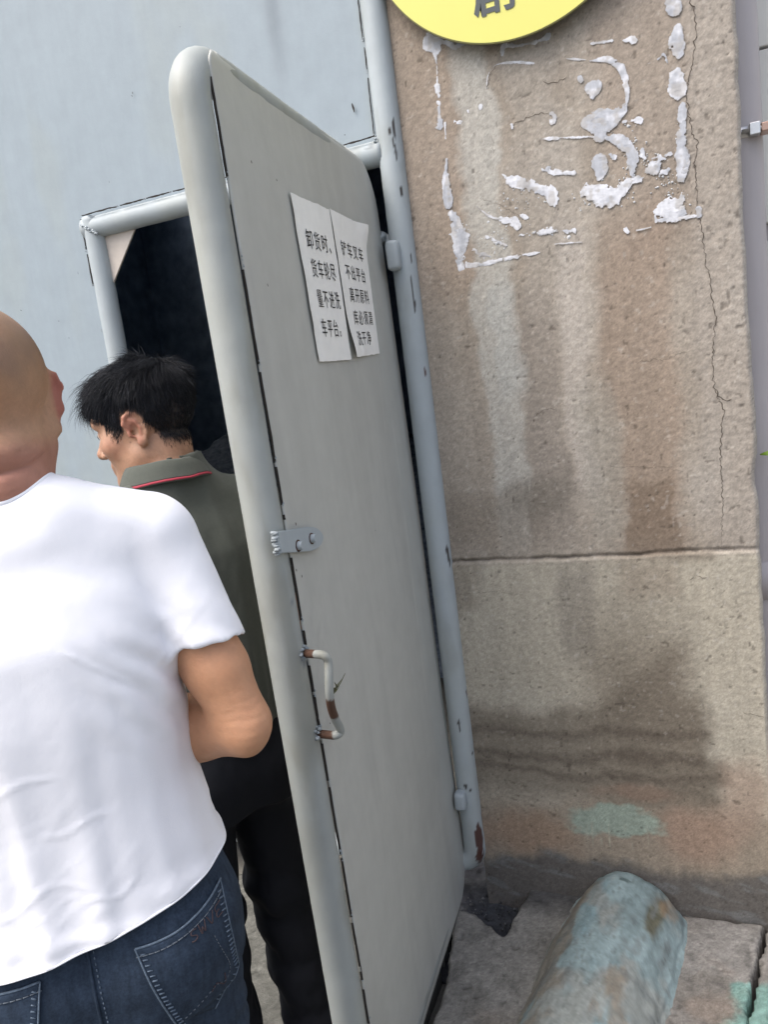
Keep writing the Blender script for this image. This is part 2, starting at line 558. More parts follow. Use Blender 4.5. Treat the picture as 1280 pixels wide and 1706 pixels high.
def make_hump():
    a = np.array([-0.196, -0.004])
    d = np.array([-0.085, -0.45])
    d /= np.linalg.norm(d)
    nrm = np.array([-d[1], d[0]]) * -1
    nrm = np.array([d[1], -d[0]])          # to the left of travel seen from above
    L, W = 1.12, 0.157
    ns, nt_ = 230, 90
    s = np.linspace(0, L, ns)
    th = np.linspace(0, np.pi, nt_)
    S, T = np.meshgrid(s, th, indexing='ij')
    n1 = fbm(S * 4, T * 1.5, seed=3) * 0.010 + fbm(S * 18, T * 5, seed=6, octaves=3) * 0.0035
    endr = np.sqrt(np.clip(1 - (1 - np.clip(S / 0.10, 0, 1)) ** 2, 0, 1)) * 0.18 + 0.82
    rr = (1 + 0.0 * S) * endr
    w = W * rr + n1
    A = np.cos(T) * 1.16
    u = A * w
    H = 0.124 * rr + n1
    Zs = ZG - 0.012 + H * np.clip(1 - np.abs(A) ** 2.3, 0, 1) ** 0.75 + 0.014 * np.exp(-((np.abs(A) - 1.0) / 0.07) ** 2) * sstep(1.16, 1.08, np.abs(A))
    crack = np.abs(u - (-0.03 + 0.03 * fbm(S * 7, 0 * S, seed=12) + 0.1 * (S - 0.1)))
    cr = 0.55 * np.clip(1 - crack / 0.003, 0, 1) * sstep(-0.2, 0.3, fbm(S * 14, u * 0, seed=13)) * sstep(0.03, 0.06, S) * (S < 0.75)
    Zs -= cr * 0.004
    X = a[0] + d[0] * S + nrm[0] * u
    Y = a[1] + d[1] * S + nrm[1] * u
    base = lin(140, 158, 160, 1.2)
    c = np.broadcast_to(base, S.shape + (3,)).copy()
    nA = fbm(S * 8, u * 18, seed=41)
    nB = fbm(S * 22, u * 40, seed=43)
    c = mix(c, lin(126, 150, 156, 1.2), sstep(-0.1, 0.5, nA))
    c = mix(c, lin(148, 148, 142, 1.2), 0.7 * sstep(0.0, 0.5, fbm(S * 9 + 7, u * 14, seed=44)))
    # bare brown cement where the paint has worn off, mostly the lower-left flank and further out
    br = sstep(0.15, 0.5, S) * 0.45 + sstep(0.03, 0.12, u) * 0.6 + nA * 0.7 + nB * 0.25 - 0.22
    c = mix(c, lin(134, 124, 110, 1.12), 0.8 * sstep(0.30, 0.66, br))
    c = mix(c, lin(96, 116, 118, 1.0), 0.6 * sstep(0.25, 0.6, fbm(S * 12, u * 10 + 5, seed=46)) * sstep(0.05, 0.09, u) * sstep(0.3, 0.12, S))
    ol = np.hypot((u + 0.088) / 0.030, (S - 0.11) / 0.10) + 0.25 * nB
    c = mix(c, lin(84, 80, 62, 1.0), 0.9 * sstep(1.05, 0.65, ol))
    o2 = np.hypot((u + 0.112) / 0.03, (S - 0.06) / 0.06) + 0.25 * nB
    c = mix(c, lin(150, 128, 104, 1.1), 0.6 * sstep(1.0, 0.6, o2))
    sp = np.hypot((u - 0.005) / 0.016, (S - 0.055) / 0.008) + 0.25 * nB
    c = mix(c, lin(70, 84, 84, 1.0), 0.8 * sstep(1.05, 0.8, sp))
    c = mix(c, lin(110, 116, 116, 1.0), 0.6 * sstep(0.35, 0.7, nB))
    blk = sstep(0.75, 0.95, fbm(S * 45, u * 90, seed=48, octaves=3))
    c = mix(c, lin(84, 88, 88, 1.0), 0.5 * blk)
    c = mix(c, lin(70, 76, 74, 1.0), 0.85 * np.clip(cr * 1.5, 0, 1))
    c = mix(c, lin(104, 120, 122, 1.0), 0.55 * sstep(0.0, 0.5, fbm(S * 3, u * 60, seed=49)) * sstep(0.5, 0.1, S))
    c = c * (1 + 0.16 * fbm(S * 60, u * 110, seed=47, octaves=3) + 0.06 * rng.standard_normal(S.shape))[..., None]
    ft = sstep(0.93, 1.0, np.abs(np.cos(T)))
    c = mix(c, lin(70, 70, 66, 1.0), 0.5 * ft)
    idx = np.arange(ns * nt_).reshape(ns, nt_)
    F = np.stack([idx[:-1, :-1].ravel(), idx[:-1, 1:].ravel(), idx[1:, 1:].ravel(), idx[1:, :-1].ravel()], 1)
    V = np.stack([X, Y, Zs], -1).reshape(-1, 3)
    me = np_mesh('cement_hump', V, F, M_hump, c.reshape(-1, 3))
    return new_obj('cement_hump', me, None, category='cement kerb',
                   label='half round cement hump with worn pale green paint running out from the pillar foot')


hump = make_hump()


# ------------------------------------------------------------------ concrete pillar
def make_pillar():
    root = empty('concrete_pillar', (-0.22, 0, ZG), category='pillar',
                 label='broad weathered concrete gate pillar with a joint line, stains and a long crack')
    st = 0.0036
    xa, xb = -0.628, 0.170
    za, zb = -0.12, 2.52
    nx, nz = int((xb - xa) / st) + 1, int((zb - za) / st) + 1
    X, Z = np.meshgrid(np.linspace(xa, xb, nx), np.linspace(za, zb, nz), indexing='ij')
    wx = X + 0.018 * fbm(X * 9, Z * 9, seed=101) + 0.006 * fbm(X * 40, Z * 40, seed=102)
    wz = Z + 0.018 * fbm(X * 9 + 40, Z * 9, seed=103) + 0.006 * fbm(X * 40, Z * 40 + 9, seed=104)
    K = 1.34
    c = np.broadcast_to(lin(178, 166, 150, K), X.shape + (3,)).copy()

    def stain(px, py, rx, rz, rgb, a, soft=0.35, seed=0, k=K):
        nonlocal c
        p = on_y(px, py)
        d = np.hypot((wx - p[0]) / rx, (wz - p[2]) / rz)
        if seed:
            d = d + 0.22 * fbm(X * 14, Z * 5, seed=seed)
        c = mix(c, lin(*rgb, k), a * sstep(1 + soft, 1 - soft, d))

    def band(px0, px1, py0, py1, rgb, a, sx=0.02, sz=0.03, k=K):
        """axis-aligned patch with soft sides"""
        nonlocal c
        m = (px0 + px1) / 2
        n = (py0 + py1) / 2
        x0, x1 = on_y(px0, n)[0], on_y(px1, n)[0]
        z1, z0 = on_y(m, py0)[2], on_y(m, py1)[2]
        f = sstep(x0 - sx, x0 + sx, wx) * sstep(x1 + sx, x1 - sx, wx) * sstep(z0 - sz, z0 + sz, wz) * sstep(z1 + sz, z1 - sz, wz)
        c = mix(c, lin(*rgb, k), a * f)
    c = mix(c, lin(160, 146, 128, K), 0.6 * sstep(-0.2, 0.7, fbm(X * 3.2, Z * 2.2, seed=110)))
    c = mix(c, lin(190, 182, 170, K), 0.5 * sstep(0.0, 0.8, fbm(X * 5 + 9, Z * 2.5, seed=111)))
    # vertical run-off streaks from above
    band(640, 780, -200, 520, (162, 142, 122), 0.62, 0.03, 0.08)
    band(788, 850, 40, 900, (190, 187, 177), 0.78, 0.012, 0.10)
    band(850, 930, -100, 560, (172, 164, 152), 0.45, 0.02, 0.08)
    band(872, 940, 500, 900, (144, 134, 124), 0.55, 0.016, 0.09)
    band(826, 868, 470, 655, (187, 188, 182), 0.6, 0.012, 0.05)
    band(940, 985, 380, 830, (194, 184, 172), 0.65, 0.014, 0.08)
    band(985, 1030, -100, 320, (178, 158, 138), 0.4, 0.03, 0.08)
    band(1010, 1128, 350, 905, (160, 136, 114), 0.62, 0.025, 0.07)
    band(1020, 1150, -100, 420, (160, 140, 122), 0.40, 0.04, 0.08)
    band(1150, 1330, -200, 1000, (176, 166, 154), 0.55, 0.025, 0.05)
    band(975, 1035, 640, 905, (170, 164, 150), 0.45, 0.015, 0.05)
    # damp tide above the joint
    f = sstep(0.0, 0.05, on_y(850, 806)[2] - wz + 0.03 * fbm(X * 10, Z * 4, seed=120)) * sstep(0.0, 0.16, wz - on_y(850, 960)[2])
    c = mix(c, lin(146, 134, 118, K), 0.55 * f * sstep(on_y(960, 850)[0], on_y(880, 850)[0], wx))
    band(1042, 1128, 800, 925, (134, 114, 94), 0.75, 0.012, 0.03)
    stain(900, 830, 0.10, 0.06, (130, 122, 110), 0.5, 0.5, 7)
    # under the joint
    zj = 0.988 + 0.004 * (X + 0.2) / 0.4 + 0.003 * fbm(X * 20, Z * 0, seed=130)
    low = sstep(0.0, 0.02, zj - Z)
    c = mix(c, lin(198, 190, 167, K), 0.62 * low)
    band(700, 800, 935, 1020, (146, 134, 116), 0.6, 0.03, 0.03)
    band(935, 1000, 940, 1100, (140, 132, 120), 0.55, 0.02, 0.04)
    band(1042, 1128, 935, 1000, (150, 132, 112), 0.45, 0.02, 0.03)
    # big brown damp patch with a slanting right edge
    pe = np.array([on_y(1125, 960), on_y(1133, 1060), on_y(1160, 1180), on_y(1190, 1270), on_y(1205, 1340), on_y(1210, 1420)])
    xe = np.interp(-wz, -pe[:, 2], pe[:, 0])
    lf = on_y(985, 1060)[0]
    fr = sstep(0.05, -0.05, wx - xe + 0.03 * fbm(X * 18, Z * 18, seed=131))
    top = sstep(0.92, 0.60, wz + 0.06 * fbm(X * 5, Z * 5, seed=132)) * 0.6 + 0.4 * sstep(0.99, 0.80, wz)
    leftf = sstep(lf - 0.08, lf + 0.07, wx)
    c = mix(c, lin(140, 128, 110, K), 0.80 * fr * top * leftf * sstep(0.04, 0.30, wz))
    # horizontal tide bands to the left
    zt = on_y(850, 1165)[2] + 0.02 * fbm(X * 6, Z * 0 + 2, seed=133) + 0.9 * np.clip(X + 0.26, 0, 1)
    b1 = sstep(-0.01, 0.05 + 0.2 * np.clip(X + 0.3, 0, 1), zt - wz) * sstep(on_y(850, 1325)[2] - 0.03, on_y(850, 1300)[2], wz)
    c = mix(c, lin(124, 112, 96, K), 0.72 * b1 * fr)
    for pz, am in ((1205, 0.3), (1235, 0.35), (1268, 0.45), (1290, 0.4)):
        z0 = on_y(860, pz)[2] + 0.012 * fbm(X * 5, Z * 0 + pz, seed=134)
        c = mix(c, lin(150, 138, 120, K), am * np.exp(-((wz - z0) / 0.010) ** 2) * fr)
    for pz, am in ((1222, 0.5), (1255, 0.55), (1282, 0.5)):
        z0 = on_y(900, pz)[2] + 0.015 * fbm(X * 4, Z * 0 + pz, seed=135)
        c = mix(c, lin(98, 86, 74, K), am * np.exp(-((wz - z0) / 0.016) ** 2) * fr)
    # orange-brown foot, green overspray, soot at the very base
    zo = on_y(950, 1330)[2]
    fo = sstep(zo + 0.03, zo - 0.05, wz + 0.02 * fbm(X * 7, Z * 7, seed=136))
    c = mix(c, lin(150, 132, 112, K * 0.92), 0.75 * fo)
    stain(880, 1385, 0.14, 0.07, (166, 134, 106), 0.65, 0.5, 8, K * 0.92)
    stain(1165, 1390, 0.085, 0.085, (172, 138, 114), 0.65, 0.5, 9, K * 0.92)
    stain(1060, 1318, 0.10, 0.025, (160, 128, 106), 0.5, 0.5, 10, K * 0.92)
    stain(1240, 1330, 0.06, 0.12, (170, 138, 116), 0.55, 0.5, 11, K * 0.92)
    pg = on_y(1030, 1368)
    gx, gz = (wx - pg[0]) / 0.140, (wz - pg[2]) / 0.056
    dg = np.abs(gx) ** 2.6 + np.abs(gz) ** 2.6 + 0.6 * fbm(X * 24, Z * 24, seed=137)
    c = mix(c, lin(152, 172, 156, K * 0.92), 0.85 * sstep(1.2, 0.45, dg))
    drip = sstep(0.15, 0.55, fbm(X * 150, Z * 4, seed=138, octaves=2)) * sstep(0.02, 0.0, wz - (pg[2] - 0.03)) * sstep(-0.095, -0.065, wz - pg[2]) * sstep(0.10, 0.07, np.abs(X - pg[0]))
    c = mix(c, lin(176, 176, 156, K * 0.92), 0.6 * drip)
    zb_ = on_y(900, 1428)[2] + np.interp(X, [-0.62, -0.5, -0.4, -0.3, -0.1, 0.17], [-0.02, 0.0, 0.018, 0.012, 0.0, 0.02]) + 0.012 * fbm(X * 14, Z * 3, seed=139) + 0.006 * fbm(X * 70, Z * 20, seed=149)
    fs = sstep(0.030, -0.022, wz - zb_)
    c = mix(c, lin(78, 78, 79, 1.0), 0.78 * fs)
    wv = sstep(0.25, 0.6, fbm(X * 10, (Z + 0.25 * X) * 40, seed=140)) * fs
    c = mix(c, lin(116, 118, 118, 1.0), 0.55 * wv)
    # speckle: dark pinholes and pale grains, denser on the right
    dens = 0.35 + 0.5 * sstep(-0.35, 0.15, X) * sstep(0.9, 1.1, Z) + 0.15 * sstep(0.95, 0.9, Z)
    sp = fbm(X * 70, Z * 70, octaves=2, seed=141)
    pits = 0.8 * sstep(1.10 - 0.28 * dens, 1.2 - 0.28 * dens, sp)
    big = sstep(0.90, 0.97, vnoise(X * 120, Z * 120, seed=142)) * sstep(-0.1, 0.4, vnoise(X * 5, Z * 5, seed=143) + 0.3 * dens)
    pits = np.maximum(pits * 0.75, big)
    c = mix(c, lin(74, 64, 54, K), 0.75 * pits)
    pale = sstep(0.80, 0.95, fbm(X * 85 + 50, Z * 85, octaves=2, seed=144))
    c = mix(c, lin(206, 198, 186, K), 0.30 * pale * sstep(0.2, 0.7, Z))
    fine = fbm(X * 120, Z * 120, octaves=2, seed=145)
    c *= (1 + 0.10 * fine)[..., None]
    # fine vertical drips
    dr = fbm(X * 55, Z * 2.2, seed=146)
    c *= (1 + 0.06 * dr)[..., None]
    # relief
    Y = 0.0014 * fbm(X * 4, Z * 4, seed=150, octaves=2) - 0.0006 * fine + 0.0016 * pits
    rough_right = sstep(-0.05, 0.1, X) * sstep(1.0, 1.2, Z)
    Y += rough_right * 0.0007 * fbm(X * 60 + Z * 20, Z * 75, seed=151, octaves=3)
    groove = np.clip(1 - np.abs(Z - zj) / 0.0075, 0, 1)
    brk = 0.65 + 0.35 * fbm(X * 22, 0 * Z, seed=152)
    Y += groove * 0.010 * brk
    Y += -0.0035 * sstep(zj - 0.004, zj - 0.02, Z) * 0 - 0.004 * sstep(0.0, 0.004, zj - Z - 0.004)
    c = mix(c, lin(72, 62, 52, K), 0.55 * np.clip(groove * 1.4 - 0.4, 0, 1) * brk)
    c = mix(c, lin(120, 106, 90, K), 0.5 * np.exp(-((Z - zj + 0.016) / 0.014) ** 2) * sstep(-0.1, 0.3, fbm(X * 9, Z * 0, seed=153)))

    cracks = []

    def crack(pts, w=0.0026, depth=0.006, seed=0, a=0.85):
        cracks.append((pts, w, seed, a))
    crack([(1150, -120), (1152, 0), (1160, 65), (1150, 120), (1145, 165), (1150, 200), (1160, 235), (1157, 280), (1162, 345), (1170, 390), (1178, 440),
           (1185, 480), (1192, 530), (1187, 580), (1190, 645), (1205, 675), (1205, 715), (1200, 760), (1205, 800), (1205, 860), (1202, 915)], 0.0023, 0.005, 1, 0.85)
    crack([(1190, 645), (1205, 668), (1220, 665)], 0.003, 0.005, 2)
    crack([(905, 135), (925, 138), (945, 128)], 0.0022, 0.004, 3, 0.7)
    crack([(850, 215), (870, 200), (900, 190), (918, 186)], 0.0022, 0.004, 4, 0.75)
    crack([(812, 150), (818, 122), (830, 108)], 0.002, 0.004, 5, 0.7)
    crack([(890, 695), (905, 682), (928, 680)], 0.002, 0.004, 6, 0.6)
    crack([(1000, 775), (1060, 778), (1110, 778), (1150, 790)], 0.0018, 0.0015, 7, 0.3)
    crack([(800, 330), (850, 350), (880, 366)], 0.0016, 0.003, 8, 0.5)
    crack([(820, 225), (823, 262)], 0.0016, 0.003, 9, 0.35)
    crack([(1150, 965), (1165, 958), (1180, 962)], 0.002, 0.003, 10, 0.6)
    crack([(1060, 603), (1110, 598), (1150, 585)], 0.0018, 0.003, 11, 0.4)
    crack([(760, 988), (830, 986), (880, 990)], 0.0014, 0.003, 12, 0.45)
    crack([(1240, 1185), (1262, 1188), (1275, 1192)], 0.002, 0.004, 13, 0.6)
    # right-hand arris: bulged, chipped line; the face turns back over the last centimetre
    xr = 0.003 * fbm(Z * 3.0, Z * 0, seed=170) + 0.003 * fbm(Z * 16, Z * 0, seed=171) - 0.006 * np.exp(-((Z - 1.16) / 0.05) ** 2)
    ed = (xb - X)
    Xp = X + xr * sstep(0.12, 0.0, ed)
    Y = Y + 0.010 * (1 - sstep(0.0, 0.012, ed)) ** 2
    c = mix(c, lin(200, 192, 180, K), 0.45 * sstep(0.010, 0.003, ed))
    gy = c.mean(-1, keepdims=True)
    c = (gy + (c - gy) * 0.76) * (1 + 0.075 * rng.standard_normal(c.shape[:2] + (1,)))
    idx = np.arange(nx * nz).reshape(nx, nz)
    F = np.stack([idx[:-1, :-1].ravel(), idx[1:, :-1].ravel(), idx[1:, 1:].ravel(), idx[:-1, 1:].ravel()], 1)
    V = np.stack([Xp, Y, Z], -1).reshape(-1, 3)
    Cc = c.reshape(-1, 3)
    # side returns, top
    nb = len(V)
    R1 = np.stack([Xp[-1] - 0.004, np.full(nz, 0.40), Z[-1]], -1)
    R0 = np.stack([Xp[0], np.full(nz, 0.40), Z[0]], -1)
    V = np.vstack([V, R1, R0])
    Cc = np.vstack([Cc, np.tile(lin(170, 158, 142, K), (2 * nz, 1))])
    r1 = nb + np.arange(nz)
    r0 = nb + nz + np.arange(nz)
    F = np.vstack([F, np.stack([idx[-1, :-1], r1[:-1], r1[1:], idx[-1, 1:]], 1), np.stack([r0[:-1], idx[0, :-1], idx[0, 1:], r0[1:]], 1)])
    V[:, 0] += 0.22
    V[:, 2] -= ZG
    for pts, w, seed, am in cracks:
        r_ = np.random.default_rng(seed + 900)
        P2 = resample(np.array([on_y(*q)[[0, 2]] for q in pts]), 0.005)
        n_ = len(P2)
        P2[1:-1] += r_.normal(0, 0.0016, (n_ - 2, 2)) + 0.004 * np.stack([fbm(P2[1:-1, 0] * 40, P2[1:-1, 1] * 40, seed=seed + 160), fbm(P2[1:-1, 0] * 40, P2[1:-1, 1] * 40, seed=seed + 161)], 1)
        T_ = np.gradient(P2, axis=0)
        T_ /= np.linalg.norm(T_, axis=1)[:, None]
        Nn = np.stack([-T_[:, 1], T_[:, 0]], 1)
        hw = 0.5 * w * am * r_.uniform(0.35, 1.15, n_) * np.clip(np.sin(np.linspace(0.05, np.pi - 0.05, n_)) * 3, 0.15, 1)
        VV = []
        for k in range(n_):
            for sg in (-1, 1):
                p_ = P2[k] + Nn[k] * hw[k] * sg
                i_ = int(np.clip(round((p_[0] - xa) / (xb - xa) * (nx - 1)), 1, nx - 2))
                j_ = int(np.clip(round((p_[1] - za) / (zb - za) * (nz - 1)), 1, nz - 2))
                VV.append((p_[0] + 0.22, Y[i_ - 1:i_ + 2, j_ - 1:j_ + 2].min() - 0.0006, p_[1] - ZG))
        FF = [(2 * k, 2 * k + 2, 2 * k + 3, 2 * k + 1) for k in range(n_ - 1)]
        new_obj('crack', np_mesh('crack', np.array(VV), FF, M_crack, smooth=False), root)
    new_obj('pillar_shaft', np_mesh('pillar_shaft', V, F, M_concrete, Cc), root)
    # the part above the picture and the cap
    bm = box_bm((xa + 0.22, 0.001, zb - ZG), (xb + 0.22, 0.40, 3.1))
    me = bm_mesh('pillar_head', bm, mat('plain_concrete', col=lin(172, 160, 144, K), rough=0.95, grain=0.2, grain_scale=9, bump=0.002, bump_scale=120))
    new_obj('pillar_head', me, root)
    return root


pillar = make_pillar()


def smear(pts, seed, thick=0.0008, rag=0.36, step=0.0014, white=0.5, hole=0.0):
    """a smear of old sign glue on the pillar: pts = (px, py, width px)"""
    q = np.array([[*on_y(a, b)[[0, 2]], w * 0.00172 / 2] for a, b, w in pts])
    q = smooth_path(q, 6) if len(q) > 2 else resample(q, 0.004)
    q[:, 2] = np.maximum(q[:, 2], 0.0012)
    m = q[:, 2].max() + 0.012
    x0, z0 = q[:, 0].min() - m, q[:, 1].min() - m
    x1, z1 = q[:, 0].max() + m, q[:, 1].max() + m
    X, Z = np.meshgrid(np.arange(x0, x1, step), np.arange(z0, z1, step), indexing='ij')
    f = np.full(X.shape, -1.0)
    for i in range(len(q) - 1):
        a, b = q[i], q[i + 1]
        ex, ez = b[0] - a[0], b[1] - a[1]
        t = np.clip(((X - a[0]) * ex + (Z - a[1]) * ez) / (ex * ex + ez * ez + 1e-12), 0, 1)
        d = np.hypot(X - a[0] - t * ex, Z - a[1] - t * ez)
        f = np.maximum(f, (a[2] + t * (b[2] - a[2])) - d)
    wmax = q[:, 2].max()
    nz = fbm(X * 130, Z * 130, octaves=3, seed=seed)
    nb = fbm(X * 45, Z * 45, octaves=2, seed=seed + 9)
    g = f + (nz * 0.8 + nb) * rag * min(wmax, 0.008) - 0.010 * np.clip(fbm(X * 75, Z * 75, octaves=3, seed=seed + 21) - 0.42, 0, 1) * (wmax > 0.006)
    if hole:
        g = np.minimum(g, (0.75 - hole) * 0.02 - 0.012 * nz * 0.6 + 0.0 * X)
    q_ = (g[:-1, :-1] > 0) & (g[1:, :-1] > 0) & (g[1:, 1:] > 0) & (g[:-1, 1:] > 0)
    if q_.sum() < 4:
        return None
    h = thick * np.clip(g / 0.005, 0, 1) ** 0.6 * (0.6 + 0.5 * fbm(X * 70, Z * 110, octaves=3, seed=seed + 3))
    h = np.maximum(h, 0.0001) + 0.0010
    idx = np.arange(X.size).reshape(X.shape)
    F = np.stack([idx[:-1, :-1][q_], idx[1:, :-1][q_], idx[1:, 1:][q_], idx[:-1, 1:][q_]], 1)
    used = np.unique(F)
    rm = np.full(X.size, -1)
    rm[used] = np.arange(len(used))
    V = np.stack([X + 0.22, -h, Z - ZG], -1).reshape(-1, 3)[used]
    wc = sstep(-0.4, 0.6, nb + (white - 0.5) * 2)
    c = mix(np.broadcast_to(lin(184, 187, 194, 1.25), X.shape + (3,)), lin(216, 218, 224, 1.2), wc)
    c = c * (1 + 0.10 * fbm(X * 180, Z * 60, octaves=2, seed=seed + 31))[..., None]
    c = mix(c, lin(176, 170, 162, 1.25), 0.5 * sstep(0.05, 0.6, fbm(X * 55, Z * 55, octaves=3, seed=seed + 41)))
    c = mix(c, lin(150, 142, 132, 1.16), 0.55 * sstep(0.0022, 0.0004, g + 0.001 * nz))
    return new_obj('glue_smear', np_mesh('glue_smear', V, rm[F], M_glue, c.reshape(-1, 3)[used]), pillar)


SM = [
    ([(722, 62, 22), (716, 74, 20), (728, 80, 16)], .3, .5), ([(722, 70, 16), (745, 70, 10), (760, 78, 12), (775, 70, 7), (782, 60, 6)], .25, .5),
    ([(725, 86, 8), (728, 110, 3), (729, 138, 3)], .15, .8), ([(729, 144, 9), (731, 170, 7), (733, 196, 6)], .2, .6), ([(734, 196, 8), (734, 212, 14)], .5, .5),
    ([(742, 205, 4), (743, 232, 1.5)], .2, .7),
    ([(745, 266, 5), (743, 295, 9), (747, 330, 17), (747, 340, 15)], .2, .3), ([(756, 358, 14), (762, 378, 14)], .6, .3),
    ([(758, 372, 8), (768, 392, 26), (767, 415, 18), (764, 432, 14)], .7, .4), ([(766, 430, 10), (770, 455, 12)], .2, .5),
    ([(780, 441, 11), (805, 440, 8), (850, 430, 5), (900, 420, 3)], .25, .9), ([(925, 407, 3), (970, 403, 2)], .6, .8),
    ([(838, 92, 7), (842, 76, 9), (868, 76, 5), (905, 66, 7), (913, 62, 12)], .25, .6),
    ([(811, 148, 2), (814, 125, 2.5), (826, 109, 3), (858, 104, 5), (890, 106, 4)], .15, .9),
    ([(945, 98, 3), (960, 99, 4), (976, 100, 2.5)], .2, .9), ([(984, 102, 3), (1012, 100, 9), (1034, 112, 11), (1043, 135, 10), (1046, 163, 6), (1041, 185, 4)], .18, .55),
    ([(985, 73, 2), (1002, 71, 5), (1020, 68, 4)], .3, .9), ([(1030, 69, 3), (1040, 68, 6), (1060, 67, 7)], .7, .9),
    ([(985, 146, 16), (994, 146, 18), (988, 162, 8)], .3, .3), ([(967, 130, 9), (968, 134, 9)], .3, .2),
    ([(980, 205, 18), (1000, 203, 34), (1022, 196, 22), (1040, 180, 12)], .3, .2), ([(1000, 212, 30), (1000, 226, 18)], .3, .2),
    ([(900, 232, 2), (918, 231, 6), (930, 230, 5)], .25, .9), ([(930, 230, 3), (960, 229, 3), (990, 228, 3), (1012, 230, 4)], .3, .9),
    ([(1012, 230, 8), (1034, 235, 18), (1050, 250, 16), (1055, 268, 16), (1054, 285, 10), (1056, 302, 5)], .35, .35),
    ([(999, 270, 24), (1003, 282, 20), (998, 296, 8)], .2, .25),
    ([(834, 288, 2), (846, 296, 5), (855, 302, 16), (876, 308, 18), (896, 316, 14), (914, 318, 16), (922, 332, 14), (926, 340, 5)], .6, .8),
    ([(905, 283, 3), (935, 289, 5), (958, 289, 6)], .9, .5), ([(914, 282, 9), (916, 288, 8)], .5, .3),
    ([(976, 318, 16), (995, 322, 24), (1012, 330, 28), (1030, 324, 20), (1044, 308, 12), (1058, 300, 6)], .55, .9),
    ([(1056, 300, 5), (1072, 290, 7), (1086, 280, 14), (1096, 276, 20)], .9, .3), ([(1100, 290, 5), (1120, 280, 5)], .9, .3),
    ([(834, 365, 8), (848, 366, 10), (856, 370, 8)], .7, .9), ([(858, 366, 12), (863, 376, 12)], .2, .9), ([(870, 358, 8), (876, 362, 5)], .8, .9),
    ([(795, 344, 3), (815, 360, 4), (835, 365, 3)], .5, .6), ([(810, 394, 3), (830, 402, 6), (843, 408, 5)], .9, .6), ([(793, 416, 3), (805, 424, 9), (828, 430, 4)], .7, .6),
    ([(860, 392, 2), (920, 385, 6), (960, 384, 4)], 1.0, .6), ([(1043, 382, 8), (1048, 386, 6)], .5, .9), ([(1062, 384, 3), (1085, 379, 3)], .3, .9),
    ([(1118, 6, 16), (1124, 14, 20), (1124, 24, 5)], .4, .3), ([(1131, 46, 8), (1129, 72, 20), (1132, 92, 8)], .45, .3),
    ([(1128, 122, 16), (1128, 142, 22), (1132, 156, 16)], .55, .55), ([(1137, 176, 11), (1137, 196, 13)], .15, .3),
    ([(1139, 202, 9), (1135, 235, 14), (1139, 268, 18), (1136, 300, 8)], .5, .25), ([(1145, 262, 8), (1142, 285, 9)], .7, .3),
    ([(1094, 350, 6), (1094, 366, 8), (1110, 366, 10), (1135, 364, 8), (1162, 360, 3)], .35, .95), ([(1105, 348, 16), (1125, 340, 20), (1140, 328, 10)], .9, .8),
    ([(1112, 354, 12), (1138, 354, 14)], .6, .5), ([(1164, 348, 9), (1165, 358, 9)], .15, .3),
    ([(758, 202, 4), (764, 203, 7), (769, 202, 4)], .3, .9), ([(801, 176, 6), (801, 180, 6)], .2, .8), ([(853, 208, 5), (854, 213, 5)], .2, .9), ([(780, 184, 4), (781, 187, 3)], .2, .9),
    ([(918, 190, 8), (924, 195, 8), (922, 201, 9)], .3, .3), ([(1040, 203, 7), (1044, 204, 5)], .6, .9), ([(1050, 202, 3), (1064, 201, 8), (1068, 210, 3)], .7, .6),
    ([(1080, 107, 4), (1098, 98, 5), (1108, 92, 5), (1113, 105, 4)], .9, .5), ([(1070, 250, 6), (1075, 262, 5)], .7, .3), ([(1017, 258, 8), (1022, 262, 5)], .7, .3), ([(1108, 260, 4), (1118, 256, 6)], .5, .6),
]
for _i, (_p, _r, _w) in enumerate(SM):
    smear(_p, 300 + _i * 7, rag=_r, white=_w)

# crumbs of the same glue, far too many and too small to name one by one
_cv, _cf, _cc = [], [], []
for cx, cy, n, sx, sy in ((880, 330, 40, 50, 20), (840, 370, 35, 40, 25), (1040, 310, 45, 40, 25), (1110, 300, 35, 30, 25), (1085, 270, 30, 40, 20), (820, 405, 40, 25, 15),
                          (910, 390, 30, 50, 8), (770, 400, 30, 14, 40), (1125, 345, 30, 25, 20), (1050, 240, 25, 25, 25), (1000, 210, 15, 30, 20), (980, 330, 25, 30, 20), (1135, 230, 20, 8, 60)):
    for _ in range(n):
        p = on_y(cx + rng.normal(0, sx * 0.5), cy + rng.normal(0, sy * 0.5))
        r = abs(rng.normal(0.0012, 0.0009)) + 0.0006
        b = len(_cv)
        k = 6
        for j in range(k):
            an = 2 * np.pi * j / k
            rr = r * rng.uniform(0.6, 1.3)
            _cv.append((p[0] + 0.22 + rr * np.cos(an), 0.001, p[2] - ZG + rr * np.sin(an)))
        _cv.append((p[0] + 0.22, -0.0022, p[2] - ZG))
        _cf += [(b + j, b + (j + 1) % k, b + k) for j in range(k)]
        _cc += [lin(208, 210, 212, 1.2)] * (k + 1)
new_obj('glue_crumbs', np_mesh('glue_crumbs', np.array(_cv), np.array(_cf), M_glue, np.array(_cc)), pillar, kind='stuff')


# ------------------------------------------------------------------ lettering
def text_mesh(name, body, size, mat_, bold=0.0, extrude=0.0):
    cu = bpy.data.curves.new(name, 'FONT')
    cu.body = body
    cu.size = size
    cu.align_x = 'CENTER'
    cu.align_y = 'CENTER'
    cu.offset = bold
    cu.extrude = extrude
    cu.resolution_u = 3
    o = bpy.data.objects.new(name, cu)
    COL.objects.link(o)
    dg = bpy.context.evaluated_depsgraph_get()
    dg.update()
    me = bpy.data.meshes.new_from_object(o.evaluated_get(dg))
    bpy.data.objects.remove(o)
    me.materials.clear()
    me.materials.append(mat_)
    return me


